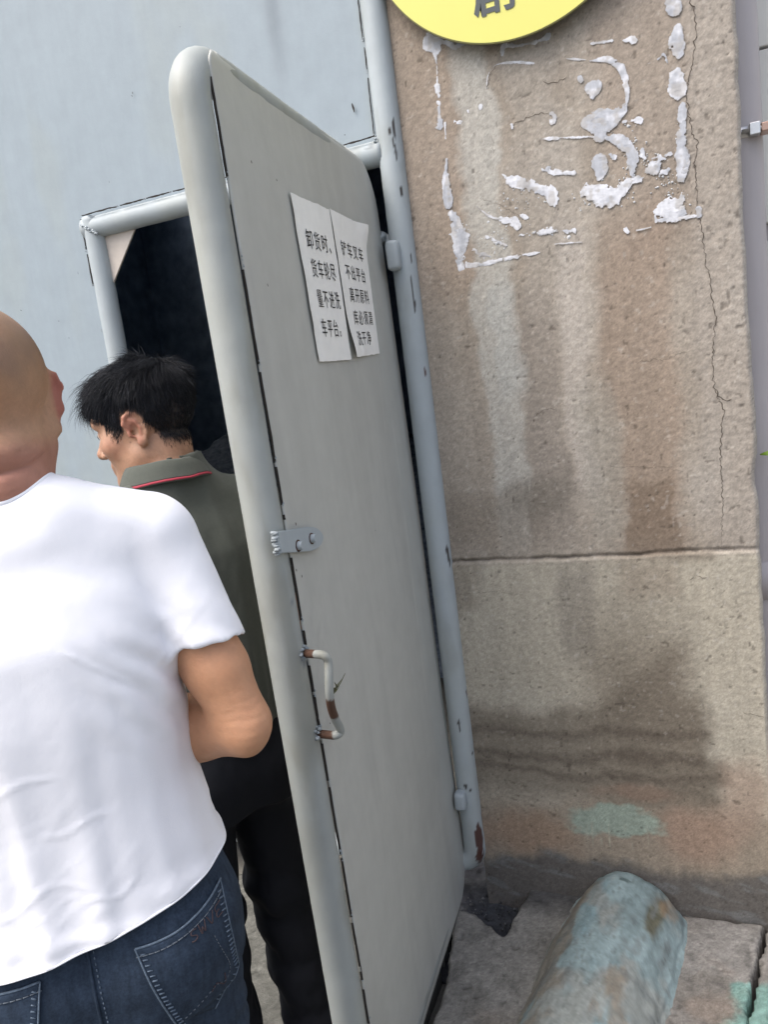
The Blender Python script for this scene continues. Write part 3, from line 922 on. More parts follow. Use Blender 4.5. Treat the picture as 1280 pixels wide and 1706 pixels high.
# ------------------------------------------------------------------ yellow round sign on the pillar
def make_sign():
    r = 0.352
    p = on_y(866, 66, -0.035)
    root = empty('round_sign', (p[0], -0.034, p[2] + r + 0.002), category='sign',
                 label='yellow round sign with a dark character at its lower edge, fixed high on the pillar')
    bm = bmesh.new()
    bmesh.ops.create_cone(bm, cap_ends=True, segments=160, radius1=r, radius2=r, depth=0.006)
    bmesh.ops.rotate(bm, verts=bm.verts, cent=(0, 0, 0), matrix=Matrix.Rotation(R(90), 3, 'X'))
    new_obj('sign_plate', bm_mesh('sign_plate', bm, M_signedge), root)
    bm = bmesh.new()
    bmesh.ops.create_circle(bm, cap_ends=True, segments=160, radius=r - 0.0025)
    bmesh.ops.rotate(bm, verts=bm.verts, cent=(0, 0, 0), matrix=Matrix.Rotation(R(90), 3, 'X'))
    new_obj('sign_face', bm_mesh('sign_face', bm, M_yellow), root).location = (0, -0.0042, 0)
    q = on_y(824, -6, -0.04)
    t = new_obj('sign_character', text_mesh('sign_character', '剧', 0.105, M_signink, bold=0.0022), root)
    t.location = (q[0] - p[0], -0.0056, q[2] - (p[2] + r) + 0.004)
    t.rotation_euler = (R(90), 0, 0)
    for dx in (-0.22, 0.22):
        bm = bmesh.new()
        bmesh.ops.create_cone(bm, cap_ends=True, segments=16, radius1=0.008, radius2=0.008, depth=0.031)
        bmesh.ops.rotate(bm, verts=bm.verts, cent=(0, 0, 0), matrix=Matrix.Rotation(R(90), 3, 'X'))
        new_obj('standoff', bm_mesh('standoff', bm, M_steel), root).location = (dx, 0.0187, 0.05)
    return root


make_sign()


# ------------------------------------------------------------------ painted tubes with wear
def paint_cols(P, seed, spots=(), chip=0.0, base=PAINT, grime=0.0):
    n = len(P)
    c = np.broadcast_to(base, (n, 3)).copy()
    b = fbm(P[:, 0] * 9, P[:, 1] * 9, P[:, 2] * 3, seed=seed)
    c = mix(c, base * np.array([1.03, 1.0, 0.93]), 0.6 * sstep(0.0, 0.7, b))
    if grime:
        g = fbm(P[:, 0] * 25, P[:, 1] * 25, P[:, 2] * 7, seed=seed + 1)
        c = mix(c, base * np.array([0.70, 0.66, 0.58]), grime * sstep(0.1, 0.8, g))
    nz = fbm(P[:, 0] * 140, P[:, 1] * 140, P[:, 2] * 70, seed=seed + 2)
    for s in spots:
        (x, y, z), rx, rz = s[0], s[1], s[2]
        kind = s[3] if len(s) > 3 else 'dark'
        d = np.sqrt(((P[:, 0] - x) ** 2 + (P[:, 1] - y) ** 2) / rx ** 2 + ((P[:, 2] - z) / rz) ** 2) + 0.35 * nz
        rgb = {'dark': (0.035, 0.028, 0.024), 'rust': (0.075, 0.030, 0.022), 'brown': (0.12, 0.075, 0.035), 'grey': PAINT * 0.55, 'pale': PAINT * 1.18}[kind]
        c = mix(c, rgb, 0.95 * sstep(1.0, 0.85, d))
    if chip:
        nb = fbm(P[:, 0] * 40, P[:, 1] * 40, P[:, 2] * 40, seed=seed + 3, octaves=3)
        c = mix(c, np.array([0.05, 0.036, 0.028]), 0.9 * sstep(1.22 - chip, 1.26 - chip, nb))
    return c


def tube(name, path, r, parent, seed=0, spots=(), step=0.012, sides=40, chip=0.0, grime=0.0, wob=0.0004, off=(0, 0, 0)):
    P = resample(path, step)
    V, F = sweep(P, r, sides)
    V = V + (fbm(V[:, 0] * 30, V[:, 1] * 30, V[:, 2] * 30, seed=seed) * wob)[:, None]
    C = paint_cols(V, seed, spots, chip, PAINT, grime)
    me = np_mesh(name, V - np.array(off), F, M_paint_attr, C)
    return new_obj(name, me, parent)


def weld_line(name, a, b, nrm, parent, seed, w=0.0022, off=(0, 0, 0), fill=0.75, mat_=None, beads=True):
    """the open, dirt-filled joint between sheet and tube: a broken irregular dark slit with blobs of painted weld"""
    r_ = np.random.default_rng(seed)
    a, b, nrm = np.array(a, float), np.array(b, float), np.array(nrm, float)
    L = np.linalg.norm(b - a)
    d = (b - a) / L
    s = np.cross(d, nrm)
    V, F = [], []
    t = 0.0
    beadpos = []
    while t < L:
        ln = r_.uniform(0.05, 0.16)
        if r_.random() < fill:
            n = max(3, int(ln / 0.008))
            ts = np.linspace(t, min(t + ln, L), n)
            off_ = np.cumsum(r_.normal(0, 0.0004, n))
            ww = w * np.clip(r_.uniform(0.5, 1.3, n), 0.2, 2) * np.sin(np.linspace(0.25, np.pi - 0.25, n)) ** 0.4
            base = len(V)
            for k in range(n):
                p = a + d * ts[k] + s * off_[k]
                V += [p - s * ww[k] / 2 + nrm * 0.0006, p + s * ww[k] / 2 + nrm * 0.0006, p - s * ww[k] / 2 - nrm * 0.004, p + s * ww[k] / 2 - nrm * 0.004]
            for k in range(n - 1):
                o = base + 4 * k
                F += [(o, o + 1, o + 5, o + 4), (o + 2, o, o + 4, o + 6), (o + 1, o + 3, o + 7, o + 5)]
        t += ln
        beadpos.append(t)
        t += r_.uniform(0.004, 0.02)
    o1 = None
    if V:
        o1 = new_obj(name, np_mesh(name, np.array(V) - np.array(off), F, M_gap, smooth=False), parent, kind='stuff')
    if beads:
        V, F = [], []
        for t in beadpos:
            if t > L:
                continue
            for _ in range(r_.integers(2, 5)):
                p = a + d * (t + r_.normal(0, 0.006)) + s * r_.normal(0, 0.0016)
                rr = r_.uniform(0.0012, 0.0026)
                b0 = len(V)
                for kz, zz in ((0, 0.0), (1, 0.6), (2, 0.95)):
                    rad = rr * math.sqrt(max(0, 1 - zz * zz))
                    for j in range(7):
                        an = 2 * np.pi * j / 7
                        V.append(p + (d * np.cos(an) + s * np.sin(an)) * rad + nrm * zz * rr * 0.9)
                for kz in range(2):
                    for j in range(7):
                        k = (j + 1) % 7
                        F.append((b0 + kz * 7 + j, b0 + kz * 7 + k, b0 + (kz + 1) * 7 + k, b0 + (kz + 1) * 7 + j))
                F.append(tuple(b0 + 14 + j for j in range(7)))
        if V:
            new_obj('weld_beads', np_mesh('weld_beads', np.array(V) - np.array(off), F, M_bead), parent, kind='stuff')
    return o1


# ------------------------------------------------------------------ the big sheet-steel gate the door is cut in
GX, GPR = -0.652, 0.034           # right edge pipe
PX = -1.650                        # left jamb pipe
HZ = 2.098                         # head pipe
GO = np.array([-1.2, 0.0, 0.0])


def make_gate():
    root = empty('steel_gate', tuple(GO), category='gate',
                 label='large pale grey sheet steel gate with a tubular frame and a doorway cut in it')

    def sheet(x0, x1, z0, z1, seed, spots=()):
        st = 0.012
        X, Z = np.meshgrid(np.linspace(x0, x1, max(2, int((x1 - x0) / st))), np.linspace(z0, z1, max(2, int((z1 - z0) / st))), indexing='ij')
        Y = -0.012 + 0.0025 * fbm(X * 1.8, Z * 1.8, seed=seed, octaves=2)
        P = np.stack([X, Y, Z], -1).reshape(-1, 3)
        c = paint_cols(P, seed, spots, base=PAINT * np.array([0.77, 0.82, 0.87]))
        # rain streak and rubbed marks on the sheet
        e = on_y(470, 120)
        e2 = on_y(438, 0)
        xs = np.interp(P[:, 2], [e[2], e2[2]], [e[0], e[0] + 0.004])
        c = mix(c, PAINT * np.array([.50, .53, .57]), 0.8 * np.exp(-((P[:, 0] - xs + 0.012 * fbm(P[:, 2] * 4, P[:, 2] * 0, seed=4)) / 0.022) ** 2) * sstep(e[2] - 0.16, e[2] + 0.2, P[:, 2]))
        idx = np.arange(X.size).reshape(X.shape)
        F = np.stack([idx[:-1, :-1].ravel(), idx[1:, :-1].ravel(), idx[1:, 1:].ravel(), idx[:-1, 1:].ravel()], 1)
        fc = P[F].mean(1)
        F = F[~((fc[:, 0] > PX) & (fc[:, 2] < HZ))]            # the doorway
        me = np_mesh('gate_sheet', P - GO, F, M_paint_attr, c)
        o = new_obj('gate_sheet', me, root)
        md = o.modifiers.new('thickness', 'SOLIDIFY')
        md.thickness = 0.004
        md.offset = -1
        return o
    sheet(-4.0, GX, 0.0, 3.3, 5)
    # edge pipe on the pillar side, down to the foot where it turns into the sill pipe
    sp = []
    for px, py, rx, rz, kd in ((660, 218, .004, .03, 'dark'), (663, 255, .004, .022, 'dark'), (672, 322, .005, .014, 'dark'), (687, 430, .003, .012, 'dark'), (690, 480, .003, .03, 'dark'),
                               (694, 510, .003, .03, 'dark'), (710, 620, .004, .012, 'rust'), (746, 915, .004, .02, 'dark'), (749, 930, .004, .03, 'dark'), (772, 1105, .004, .03, 'brown'),
                               (777, 1155, .004, .014, 'rust'), (768, 1199, .004, .010, 'dark'), (769, 1210, .002, .010, 'dark'), (788, 1255, .004, .005, 'dark'),
                               (779, 1304, .005, .009, 'dark'), (787, 1312, .003, .006, 'dark'), (781, 1313, .002, .004, 'dark'),
                               (801, 1395, .014, .055, 'rust'), (803, 1425, .014, .03, 'rust'), (806, 1370, .006, .04, 'brown'), (806, 1447, .006, .007, 'dark'),
                               (654, 222, .003, .012, 'dark'), (659, 240, .003, .012, 'dark')):
        p = on_y(px, py, -0.012)
        yy = -math.sqrt(max(0, GPR ** 2 - (p[0] - GX) ** 2))
        sp.append(((min(p[0], GX + GPR), yy, p[2]), rx, rz, kd))
    zb = 0.036
    arc = [(GX - 0.05 + 0.05 * math.sin(t), 0, zb + 0.05 - 0.05 * math.cos(t)) for t in np.linspace(0, math.pi / 2, 9)]
    path = [(-1.70, 0, zb)] + arc + [(GX, 0, 3.3)]
    tube('edge_pipe', path, GPR, root, 15, sp, step=0.008, sides=56, grime=0.35, off=GO)
    tube('jamb_pipe', [(PX, 0, zb), (PX, 0, HZ + 0.03)], GPR - 0.002, root, 16, [((PX - .02, -.03, 1.84), .002, .003, 'dark')], grime=0.15, off=GO)
    tube('head_pipe', [(PX - 0.030, 0, HZ), (GX - 0.02, 0, HZ)], GPR - 0.002, root, 17, [((-0.70, -.03, HZ + .01), .012, .006, 'grey')], grime=0.45, off=GO)
    weld_line('weld_gap', (PX - 0.012, -0.0315, HZ + 0.0335), (GX - 0.03, -0.0315, HZ + 0.0335), (0, -1, 0), root, 21, w=0.0034, off=GO, fill=0.97)
    weld_line('weld_gap', (PX - 0.033, -0.016, HZ + 0.03), (PX - 0.033, -0.016, 0.2), (0, -1, 0), root, 22, w=0.0022, off=GO, fill=0.85)
    weld_line('weld_gap', (GX - 0.0335, -0.017, 3.2), (GX - 0.0335, -0.017, HZ + 0.035), (0, -1, 0), root, 23, w=0.0018, off=GO, fill=0.85)
    # mitre bead where the head and the jamb meet
    r_ = np.random.default_rng(4)
    V, F = [], []
    for k in range(16):
        t = k / 15
        p = np.array([PX - 0.022 + 0.052 * t, -0.0315 + 0.008 * abs(t - .5), HZ + 0.006 - 0.032 * t]) + r_.normal(0, 0.0016, 3)
        vv, ff = sweep([p + np.array([0, 0.002, 0]), p - np.array([0, 0.0025, 0]), p - np.array([0, 0.004, 0])], [0.004, 0.0035, 0.001], 8)
        F += [tuple(i + len(V) for i in f) for f in ff]
        V += list(vv)
    for k in range(14):
        t = k / 13
        p = np.array([GX - 0.0335, -0.020 + 0.03 * (t - .2), HZ + 0.03 - 0.06 * t]) + r_.normal(0, 0.002, 3)
        vv, ff = sweep([p + np.array([0.003, 0, 0]), p - np.array([0.003, 0.001, 0]), p - np.array([0.004, 0.001, 0])], [0.004, 0.0035, 0.001], 8)
        F += [tuple(i + len(V) for i in f) for f in ff]
        V += list(vv)
    new_obj('weld_beads', np_mesh('weld_beads', np.array(V) - GO, F, M_paint), root, kind='stuff')
    # gusset plate in the corner
    bm = bmesh.new()
    a = [(PX + 0.02, HZ - 0.02), (PX + 0.155, HZ - 0.02), (PX + 0.145, HZ - 0.034), (PX + 0.036, HZ - 0.165), (PX + 0.02, HZ - 0.185)]
    f1 = bm.faces.new([bm.verts.new((x - GO[0], 0.004, z)) for x, z in a])
    ex = bmesh.ops.extrude_face_region(bm, geom=[f1])
    for v in ex['geom']:
        if isinstance(v, bmesh.types.BMVert):
            v.co.y += 0.006
    new_obj('gusset', bm_mesh('gusset', bm, mat('dusty_paint', col=lin(206, 196, 186, 1.25), rough=0.7, grain=0.1, grain_scale=40)), root)
    # a scuff and small nicks in the sheet paint
    for px, py, ln, w, an in ((589, 180, 0.026, 0.005, 0.15), (575, 225, 0.004, 0.003, 0), (182, 303, 0.007, 0.002, 0), (130, 455, 0.01, 0.002, 0), (35, 517, 0.008, 0.003, 1.2), (221, 155, 0.007, 0.004, 0), (98, 535, 0.004, 0.004, 0),
                              (115, 563, 0.005, 0.003, 0), (220, 160, .006, .003, .4), (300, 45, .004, .002, 0)):
        p = on_y(px, py, -0.016)
        bm = bmesh.new()
        vs_ = []
        for k in range(8):
            t = 2 * math.pi * k / 8
            x, z = math.cos(t) * w / 2 * random.uniform(.7, 1.2), math.sin(t) * ln / 2
            vs_.append(bm.verts.new((p[0] + x * math.cos(an) - z * math.sin(an) - GO[0], -0.0175, p[2] + x * math.sin(an) + z * math.cos(an))))
        bm.faces.new(vs_)
        me = bm_mesh('paint_nick', bm, M_gap if py in (180,) else mat('nick_grey', col=PAINT * 0.35, rough=0.9))
        me.polygons[0].flip() if me.polygons[0].normal.y > 0 else None
        new_obj('paint_nick', me, root)
    # lower hinge lugs on the edge pipe
    for px, py, h in ((652, 428, 0.075), (770, 1330, 0.055)):
        p = on_y(px, py, -0.034)
        bm = box_bm((GX - 0.030 - GO[0], -0.062, p[2] - h / 2), (GX + 0.004 - GO[0], -0.024, p[2] + h / 2), 0.010, seg=3)
        for v in bm.verts:
            v.co += Vector((random.uniform(-1, 1), random.uniform(-1, 1), random.uniform(-1, 1))) * 0.0012
        new_obj('hinge_lug', bm_mesh('hinge_lug', bm, M_paint, True), root)
    return root


gate = make_gate()


# ------------------------------------------------------------------ the dark store behind the doorway
def make_room():
    st = empty('storehouse', (-1.2, 3.0, -0.1), category='building', label='unlit raw material store seen black through the gate doorway')
    def b(name, lo, hi, m):
        bm = box_bm([lo[0] + 1.2, lo[1] - 3.0, lo[2] + 0.1], [hi[0] + 1.2, hi[1] - 3.0, hi[2] + 0.1])
        new_obj(name, bm_mesh(name, bm, m), st)
    b('back_wall', (-6, 6.0, -0.1), (-0.45, 6.2, 4.2), M_dark)
    b('side_wall', (-6.2, 0.05, -0.1), (-6.0, 6.2, 4.2), M_dark)
    b('side_wall', (-0.60, 0.42, -0.1), (-0.45, 6.0, 4.2), M_dark)
    b('roof', (-6.2, 0.05, 4.2), (-5.4, 6.2, 4.35), M_dark)
    b('roof', (-5.27, 0.05, 4.2), (-0.45, 6.2, 4.35), M_dark)  # gap between the two roof pieces is added to light the store faintly
    b('front_lintel', (-6.0, 0.05, 3.3), (-0.6, 0.2, 4.2), M_dark)
    b('front_wall', (-6.0, 0.05, -0.1), (-4.0, 0.2, 3.3), M_dark)
    X, Y = np.meshgrid(np.linspace(-5.9, -0.62, 140), np.linspace(1.6, 5.9, 110), indexing='ij')
    Zh = 1.15 * np.exp(-(((X + 2.6) / 1.6) ** 2 + ((Y - 4.4) / 1.5) ** 2)) + 0.9 * np.exp(-(((X + 4.4) / 1.2) ** 2 + ((Y - 4.0) / 1.2) ** 2))
    Zh = Zh + 0.12 * fbm(X * 1.6, Y * 1.6, seed=77) * np.clip(Zh, 0, 1) + 0.04 * fbm(X * 8, Y * 8, seed=78) * np.clip(Zh * 2, 0, 1) - 0.09
    idx = np.arange(X.size).reshape(X.shape)
    F = np.stack([idx[:-1, :-1].ravel(), idx[1:, :-1].ravel(), idx[1:, 1:].ravel(), idx[:-1, 1:].ravel()], 1)
    new_obj('material_heap', np_mesh('material_heap', np.stack([X, Y, Zh], -1).reshape(-1, 3), F, M_heap), None, category='heap',
            label='dark heap of loose raw material on the store floor behind the doorway')
    return st


make_room()


# ------------------------------------------------------------------ to the right of the pillar
def make_right():
    x, y, r = 0.178, 0.20, 0.052
    root = empty('downpipe', (x, y, ZG), category='pipe', label='grey plastic downpipe behind the right edge of the concrete pillar')
    V, F = sweep(resample([(0, 0, 0), (0, 0, 1.2), (0.004, 0, 2.0), (0, 0, 3.6)], 0.1), r, 40)
    new_obj('pipe_barrel', np_mesh('pipe_barrel', V, F, M_pvc), root)
    zj = on_y(1270, 962, 0.15)[2] - ZG
    V, F = sweep([(0, 0, zj - 0.06), (0, 0, zj + 0.04)], r + 0.006, 40)
    new_obj('pipe_socket', np_mesh('pipe_socket', V, F, M_pvc, smooth=True), root)
    p = on_y(1262, 216, 0.15)
    zc = p[2] - ZG
    cl = []
    V, F = sweep([(0, 0, zc - 0.012), (0, 0, zc + 0.012)], r + 0.003, 40)
    band = new_obj('clamp_band', np_mesh('clamp_band', V, F, M_steel), root)
    bm = box_bm((0.020, -r - 0.020, zc - 0.014), (0.044, -r + 0.012, zc + 0.014), 0.002)
    new_obj('clamp_ear', bm_mesh('clamp_ear', bm, M_steel), band)
    V, F = sweep([(0.004, -r - 0.010, zc), (0.075, -r - 0.010, zc)], 0.005, 12)
    new_obj('clamp_screw', np_mesh('clamp_screw', V, F, M_steel), band)
    bm = box_bm((0.046, -r - 0.016, zc - 0.010), (0.100, -r + 0.03, zc + 0.010), 0.002)
    new_obj('wall_bracket', bm_mesh('wall_bracket', bm, mat('copper_bracket', col=(0.45, 0.3, 0.24), rough=0.4, metallic=0.8)), band)
    # white clad wall beyond
    w = empty('white_building', (1.5, 0.45, -0.1), category='building', label='white clad wall behind the downpipe at the right edge')
    zs = [-0.1, 1.32]
    cuts = [0.0, 0.95, 1.45, 1.86, 1.90, 2.35, 2.85, 3.6]
    for i in range(len(cuts) - 1):
        if i == 3:
            continue
        bm = box_bm((-1.42, 0.0, cuts[i] + 0.004), (2.5, 0.12, cuts[i + 1] - 0.004), 0.003)
        new_obj('wall_panel', bm_mesh('wall_panel', bm, M_white_wall), w)
    bm = box_bm((-1.42, 0.02, 0.0), (2.5, 0.13, 3.6))
    new_obj('wall_backing', bm_mesh('wall_backing', bm, M_pvc), w)
    # plant whose leaf pokes past the frame edge
    q = on_y(1268, 752, 0.05)
    pl = empty('climbing_plant', (0.34, 0.05, ZG), category='plant', label='green leafy plant poking in beside the downpipe at the right edge')
    stem = smooth_path([(0, 0, 0), (0.03, 0.01, 0.35), (-0.01, 0.0, 0.7), (0.02, 0.01, 1.05), (0.0, 0.0, q[2] - ZG - 0.02), (0.03, 0, 1.5)], 6)
    V, F = sweep(stem, np.linspace(0.004, 0.002, len(stem)), 8)
    new_obj('stem', np_mesh('stem', V, F, M_stem), pl)

    def leaf(base, direction, L, W, roll):
        d = np.array(direction, float)
        d /= np.linalg.norm(d)
        up = np.array([0, 0, 1.0])
        s = np.cross(d, up)
        s /= np.linalg.norm(s)
        n = np.cross(s, d)
        s, n = s * math.cos(roll) + n * math.sin(roll), n * math.cos(roll) - s * math.sin(roll)
        V, F = [], []
        m = 9
        for i in range(m):
            t = i / (m - 1)
            w = W * math.sin(math.pi * min(1, t * 0.96 + 0.02)) ** 0.75
            for j in range(5):
                v = (j / 4 - 0.5) * 2
                V.append(np.array(base) + d * L * t + s * w * v * 0.5 + n * (abs(v) * w * 0.18 - 0.10 * L * t * t))
        for i in range(m - 1):
            for j in range(4):
                F.append((i * 5 + j, i * 5 + j + 1, (i + 1) * 5 + j + 1, (i + 1) * 5 + j))
        o = new_obj('leaf', np_mesh('leaf', np.array(V), F, M_leaf), pl)
        md = o.modifiers.new('t', 'SOLIDIFY')
        md.thickness = 0.0008
    tip = np.array([q[0] - 0.34, 0.0, q[2] - ZG])
    b0 = np.array([-0.005, 0.0, q[2] - ZG - 0.006])
    leaf(b0, tip - b0, np.linalg.norm(tip - b0), 0.026, 0.9)
    for k in range(9):
        z = 0.35 + 0.12 * k
        a = k * 2.4
        i = int(np.argmin(np.abs(stem[:, 2] - z)))
        leaf(stem[i], (math.cos(a) * 0.6 + 0.65, math.sin(a) * 0.5, 0.35), 0.055, 0.026, a)


make_right()


# ------------------------------------------------------------------ unseen low wall, added to shade the foot of the pillar and the door
def make_shade_wall():
    root = empty('added_shade_wall', (1.95, -3.2, -0.13), category='wall', label='unseen low grey concrete wall added to the right of the steel door to shade its foot')
    m = mat('shade_wall_concrete', col=lin(118, 114, 106), rough=0.95, grain=0.25, grain_scale=8, bump=0.003, bump_scale=90)
    new_obj('wall_body', bm_mesh('wall_body', box_bm((-0.12, -2.6, 0), (0.12, 2.6, 1.45), 0.01), m), root)
    new_obj('wall_coping', bm_mesh('wall_coping', box_bm((-0.16, -2.62, 1.452), (0.16, 2.62, 1.53), 0.012), m), root)


make_shade_wall()


# ------------------------------------------------------------------ the open steel door
DO = np.array([-0.69, -0.04, -0.035])
DROOT = empty('steel_door', tuple(DO), (0.013, 0, R(-86.85)), category='door',
              label='grey painted steel door standing open at a right angle, two paper notices on it')
DW, DH, DR = 0.805, 2.095, 0.034      # pipe centre line (free side), pipe centre line (top), pipe radius
DU0 = -0.030


def dmat():
    m = Matrix.Rotation(R(-86.85), 3, 'Z') @ Matrix.Rotation(0.013, 3, 'X')
    return np.array(m)


DM = dmat()


def on_door(px, py, v=0.0):
    n = DM[:, 1]
    r = ray(px, py)
    t = ((DO + n * v - CAM) @ n) / (r @ n)
    q = DM.T @ (CAM + t * r - DO)
    return q


def make_door():
    # closed tubular frame with bent corners
    def corner(cx, cz, r, a0, a1, n=9):
        return [(cx + r * math.cos(t), -0.028, cz + r * math.sin(t)) for t in np.linspace(a0, a1, n)]
    rb, rh = 0.075, 0.11
    z0, u0 = 0.034, DU0 + 0.0
    h = math.pi / 2
    path = corner(DW - rb, DH - rb, rb, 0, h) + corner(u0 + rh, DH - rh, rh, h, 2 * h) + corner(u0 + rh, z0 + rh, rh, 2 * h, 3 * h) + corner(DW - rb, z0 + rb, rb, 3 * h, 4 * h)
    path.append(path[0])
    sp = []
    for px, py, rx, rz, kd in ((362, 217, .002, .004, 'dark'), (422, 515, .003, .004, 'dark'), (450, 660, .003, .004, 'dark'), (434, 900, .003, .004, 'dark'), (470, 855, .004, .004, 'dark'),
                               (300, 110, .003, .004, 'dark'), (478, 935, .004, .006, 'grey'), (484, 1000, .004, .006, 'grey'), (495, 1100, .003, .003, 'dark'),
                               (506, 1098, .012, .012, 'grey'), (530, 1222, .012, .012, 'grey'), (535, 1268, .004, .006, 'dark'), (540, 1280, .005, .004, 'dark'), (533, 1290, .003, .004, 'dark'),
                               (537, 1260, .002, .008, 'dark')):
        q = on_door(px, py, 0.002)
        sp.append(((q[0], q[1], q[2]), rx * 1.6, rz, kd))
    P = resample(path, 0.010)[:-1]
    n = len(P)
    V = []
    a = np.linspace(0, 2 * np.pi, 48, endpoint=False)
    T = np.roll(P, -1, 0) - np.roll(P, 1, 0)
    T /= np.linalg.norm(T, axis=1)[:, None]
    Nv = np.array([0, 1.0, 0])
    for i in range(n):
        B = np.cross(T[i], Nv)
        V.append(P[i] + DR * (np.cos(a)[:, None] * Nv + np.sin(a)[:, None] * B))
    V = np.concatenate(V)
    idx = np.arange(n * 48).reshape(n, 48)
    F = np.stack([idx.ravel(), np.roll(idx, -1, 1).ravel(), np.roll(np.roll(idx, -1, 0), -1, 1).ravel(), np.roll(idx, -1, 0).ravel()], 1)
    V += (fbm(V[:, 0] * 25, V[:, 1] * 25, V[:, 2] * 25, seed=31) * 0.0005)[:, None]
    warm = PAINT * np.array([0.92, 0.88, 0.81])
    C = paint_cols(V, 33, sp, base=warm, grime=0.45)
    # rub dirt where hands take hold, low down and round the handle
    d = np.exp(-((V[:, 2] - 0.95) / 0.35) ** 2) * sstep(0.70, 0.80, V[:, 0])
    C = mix(C, warm * np.array([.78, .74, .66]), 0.45 * d * sstep(-0.2, 0.6, fbm(V[:, 0] * 20, V[:, 1] * 20, V[:, 2] * 10, seed=35)))
    new_obj('frame_pipe', np_mesh('frame_pipe', V, F, M_paint_attr, C), DROOT)
    # the sheet, its outline following the bent corners, lying on the outer face of the frame
    st = 0.008
    u1, zt, zb = 0.787, DH + 0.024, 0.004
    ua = -0.058
    nu, nz = int((u1 - ua) / st), int((zt - zb) / st)
    U, Z = np.meshgrid(np.linspace(0, 1, nu), np.linspace(zb, zt, nz), indexing='ij')
    rh2 = 0.135
    lo = np.full(nz, ua)
    zz = Z[0]
    k = zz > zt - rh2
    lo[k] = ua + rh2 - np.sqrt(np.clip(rh2 ** 2 - (zz[k] - zt + rh2) ** 2, 0, None))
    k = zz < zb + rh2
    lo[k] = ua + rh2 - np.sqrt(np.clip(rh2 ** 2 - (zb + rh2 - zz[k]) ** 2, 0, None))
    hi = np.full(nz, u1)
    k = zz > zt - 0.05
    hi[k] = u1 - 0.05 + np.sqrt(np.clip(0.05 ** 2 - (zz[k] - zt + 0.05) ** 2, 0, None))
    UU = lo[None, :] + U * (hi - lo)[None, :]
    Y = 0.0065 + 0.0022 * fbm(UU * 2.2, Z * 1.6, seed=36, octaves=2)
    # edge dressed back onto the pipe
    e = np.minimum(zt - Z, UU - lo[None, :])
    Y = Y - 0.010 * (1 - sstep(0.0, 0.022, e)) ** 2
    P = np.stack([UU, Y, Z], -1).reshape(-1, 3)
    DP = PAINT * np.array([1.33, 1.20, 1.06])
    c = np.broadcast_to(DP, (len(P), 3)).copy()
    b = fbm(P[:, 0] * 16, P[:, 2] * 1.3, seed=37)
    c = mix(c, DP * 0.92, 0.7 * sstep(-0.1, 0.7, b))
    c = mix(c, DP * np.array([1.02, 1.06, 1.08]), 0.35 * sstep(0.1, 0.8, fbm(P[:, 0] * 30, P[:, 2] * 1.7, seed=38)) * sstep(0.4, 0.1, P[:, 0]))
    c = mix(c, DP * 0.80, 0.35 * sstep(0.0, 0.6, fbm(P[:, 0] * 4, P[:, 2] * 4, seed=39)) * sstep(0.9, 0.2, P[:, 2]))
    q = on_door(690, 950)
    dd = np.abs(P[:, 0] - 0.10 - 0.015 * np.sin(P[:, 2] * 3)) / 0.004
    c = mix(c, DP * 1.22, 0.45 * sstep(1.0, 0.4, dd) * sstep(1.55, 1.4, P[:, 2]) * sstep(0.5, 0.9, P[:, 2]))
    ed = sstep(0.030, 0.010, zt - P[:, 2]) * sstep(-0.2, 0.4, fbm(P[:, 0] * 30, P[:, 2] * 60, seed=40))
    c = mix(c, DP * 1.15, 0.4 * ed)
    # scuffs near the handle
    h1 = on_door(535, 1130)
    sc = np.exp(-(((P[:, 0] - h1[0]) / 0.05) ** 2 + ((P[:, 2] - h1[2]) / 0.16) ** 2))
    c = mix(c, DP * np.array([.74, .74, .76]), 0.5 * sc * sstep(-0.1, 0.5, fbm(P[:, 0] * 40 + P[:, 2] * 25, P[:, 2] * 10, seed=41)))
    idx = np.arange(nu * nz).reshape(nu, nz)
    F = np.stack([idx[:-1, :-1].ravel(), idx[:-1, 1:].ravel(), idx[1:, 1:].ravel(), idx[1:, :-1].ravel()], 1)
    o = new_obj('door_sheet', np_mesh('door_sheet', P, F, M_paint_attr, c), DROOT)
    md = o.modifiers.new('t', 'SOLIDIFY')
    md.thickness = 0.003
    md.offset = -1
    # broken dark slit between sheet and pipe, with tack welds
    weld_line('weld_gap', (0.7885, 0.0075, 2.06), (0.7885, 0.0075, 1.325), (0, 1, 0), DROOT, 51, w=0.0017, fill=0.85)
    weld_line('weld_gap', (0.7885, 0.0075, 1.255), (0.7885, 0.0075, 1.09), (0, 1, 0), DROOT, 52, w=0.0022, fill=1.0)
    weld_line('weld_gap', (0.7885, 0.0075, 1.05), (0.7885, 0.0075, 0.93), (0, 1, 0), DROOT, 53, w=0.0022, fill=1.0)
    weld_line('weld_gap', (0.7885, 0.0075, 0.895), (0.7885, 0.0075, 0.06), (0, 1, 0), DROOT, 54, w=0.0017, fill=0.85)
    # hasp plate with two bolts
    hz = 1.268
    bm = bmesh.new()
    hq = smooth_path([(512, 878), (524, 880), (533, 888), (535, 899), (530, 910), (519, 917), (505, 919)], 4)
    pts = [(q_[0], q_[2] - hz) for q_ in [on_door(*p_, 0.012) for p_ in [(458, 886)] + [tuple(p_) for p_ in hq] + [(464, 922)]]]
    f = bm.faces.new([bm.verts.new((u, 0.0115, hz + z)) for u, z in pts])
    ex = bmesh.ops.extrude_face_region(bm, geom=[f])
    for v in ex['geom']:
        if isinstance(v, bmesh.types.BMVert):
            v.co.y += 0.006
    bmesh.ops.bevel(bm, geom=[e for e in bm.edges if abs(e.verts[0].co.y - e.verts[1].co.y) < 1e-5 and e.verts[0].co.y > 0.015], offset=0.0015, segments=2, affect='EDGES')
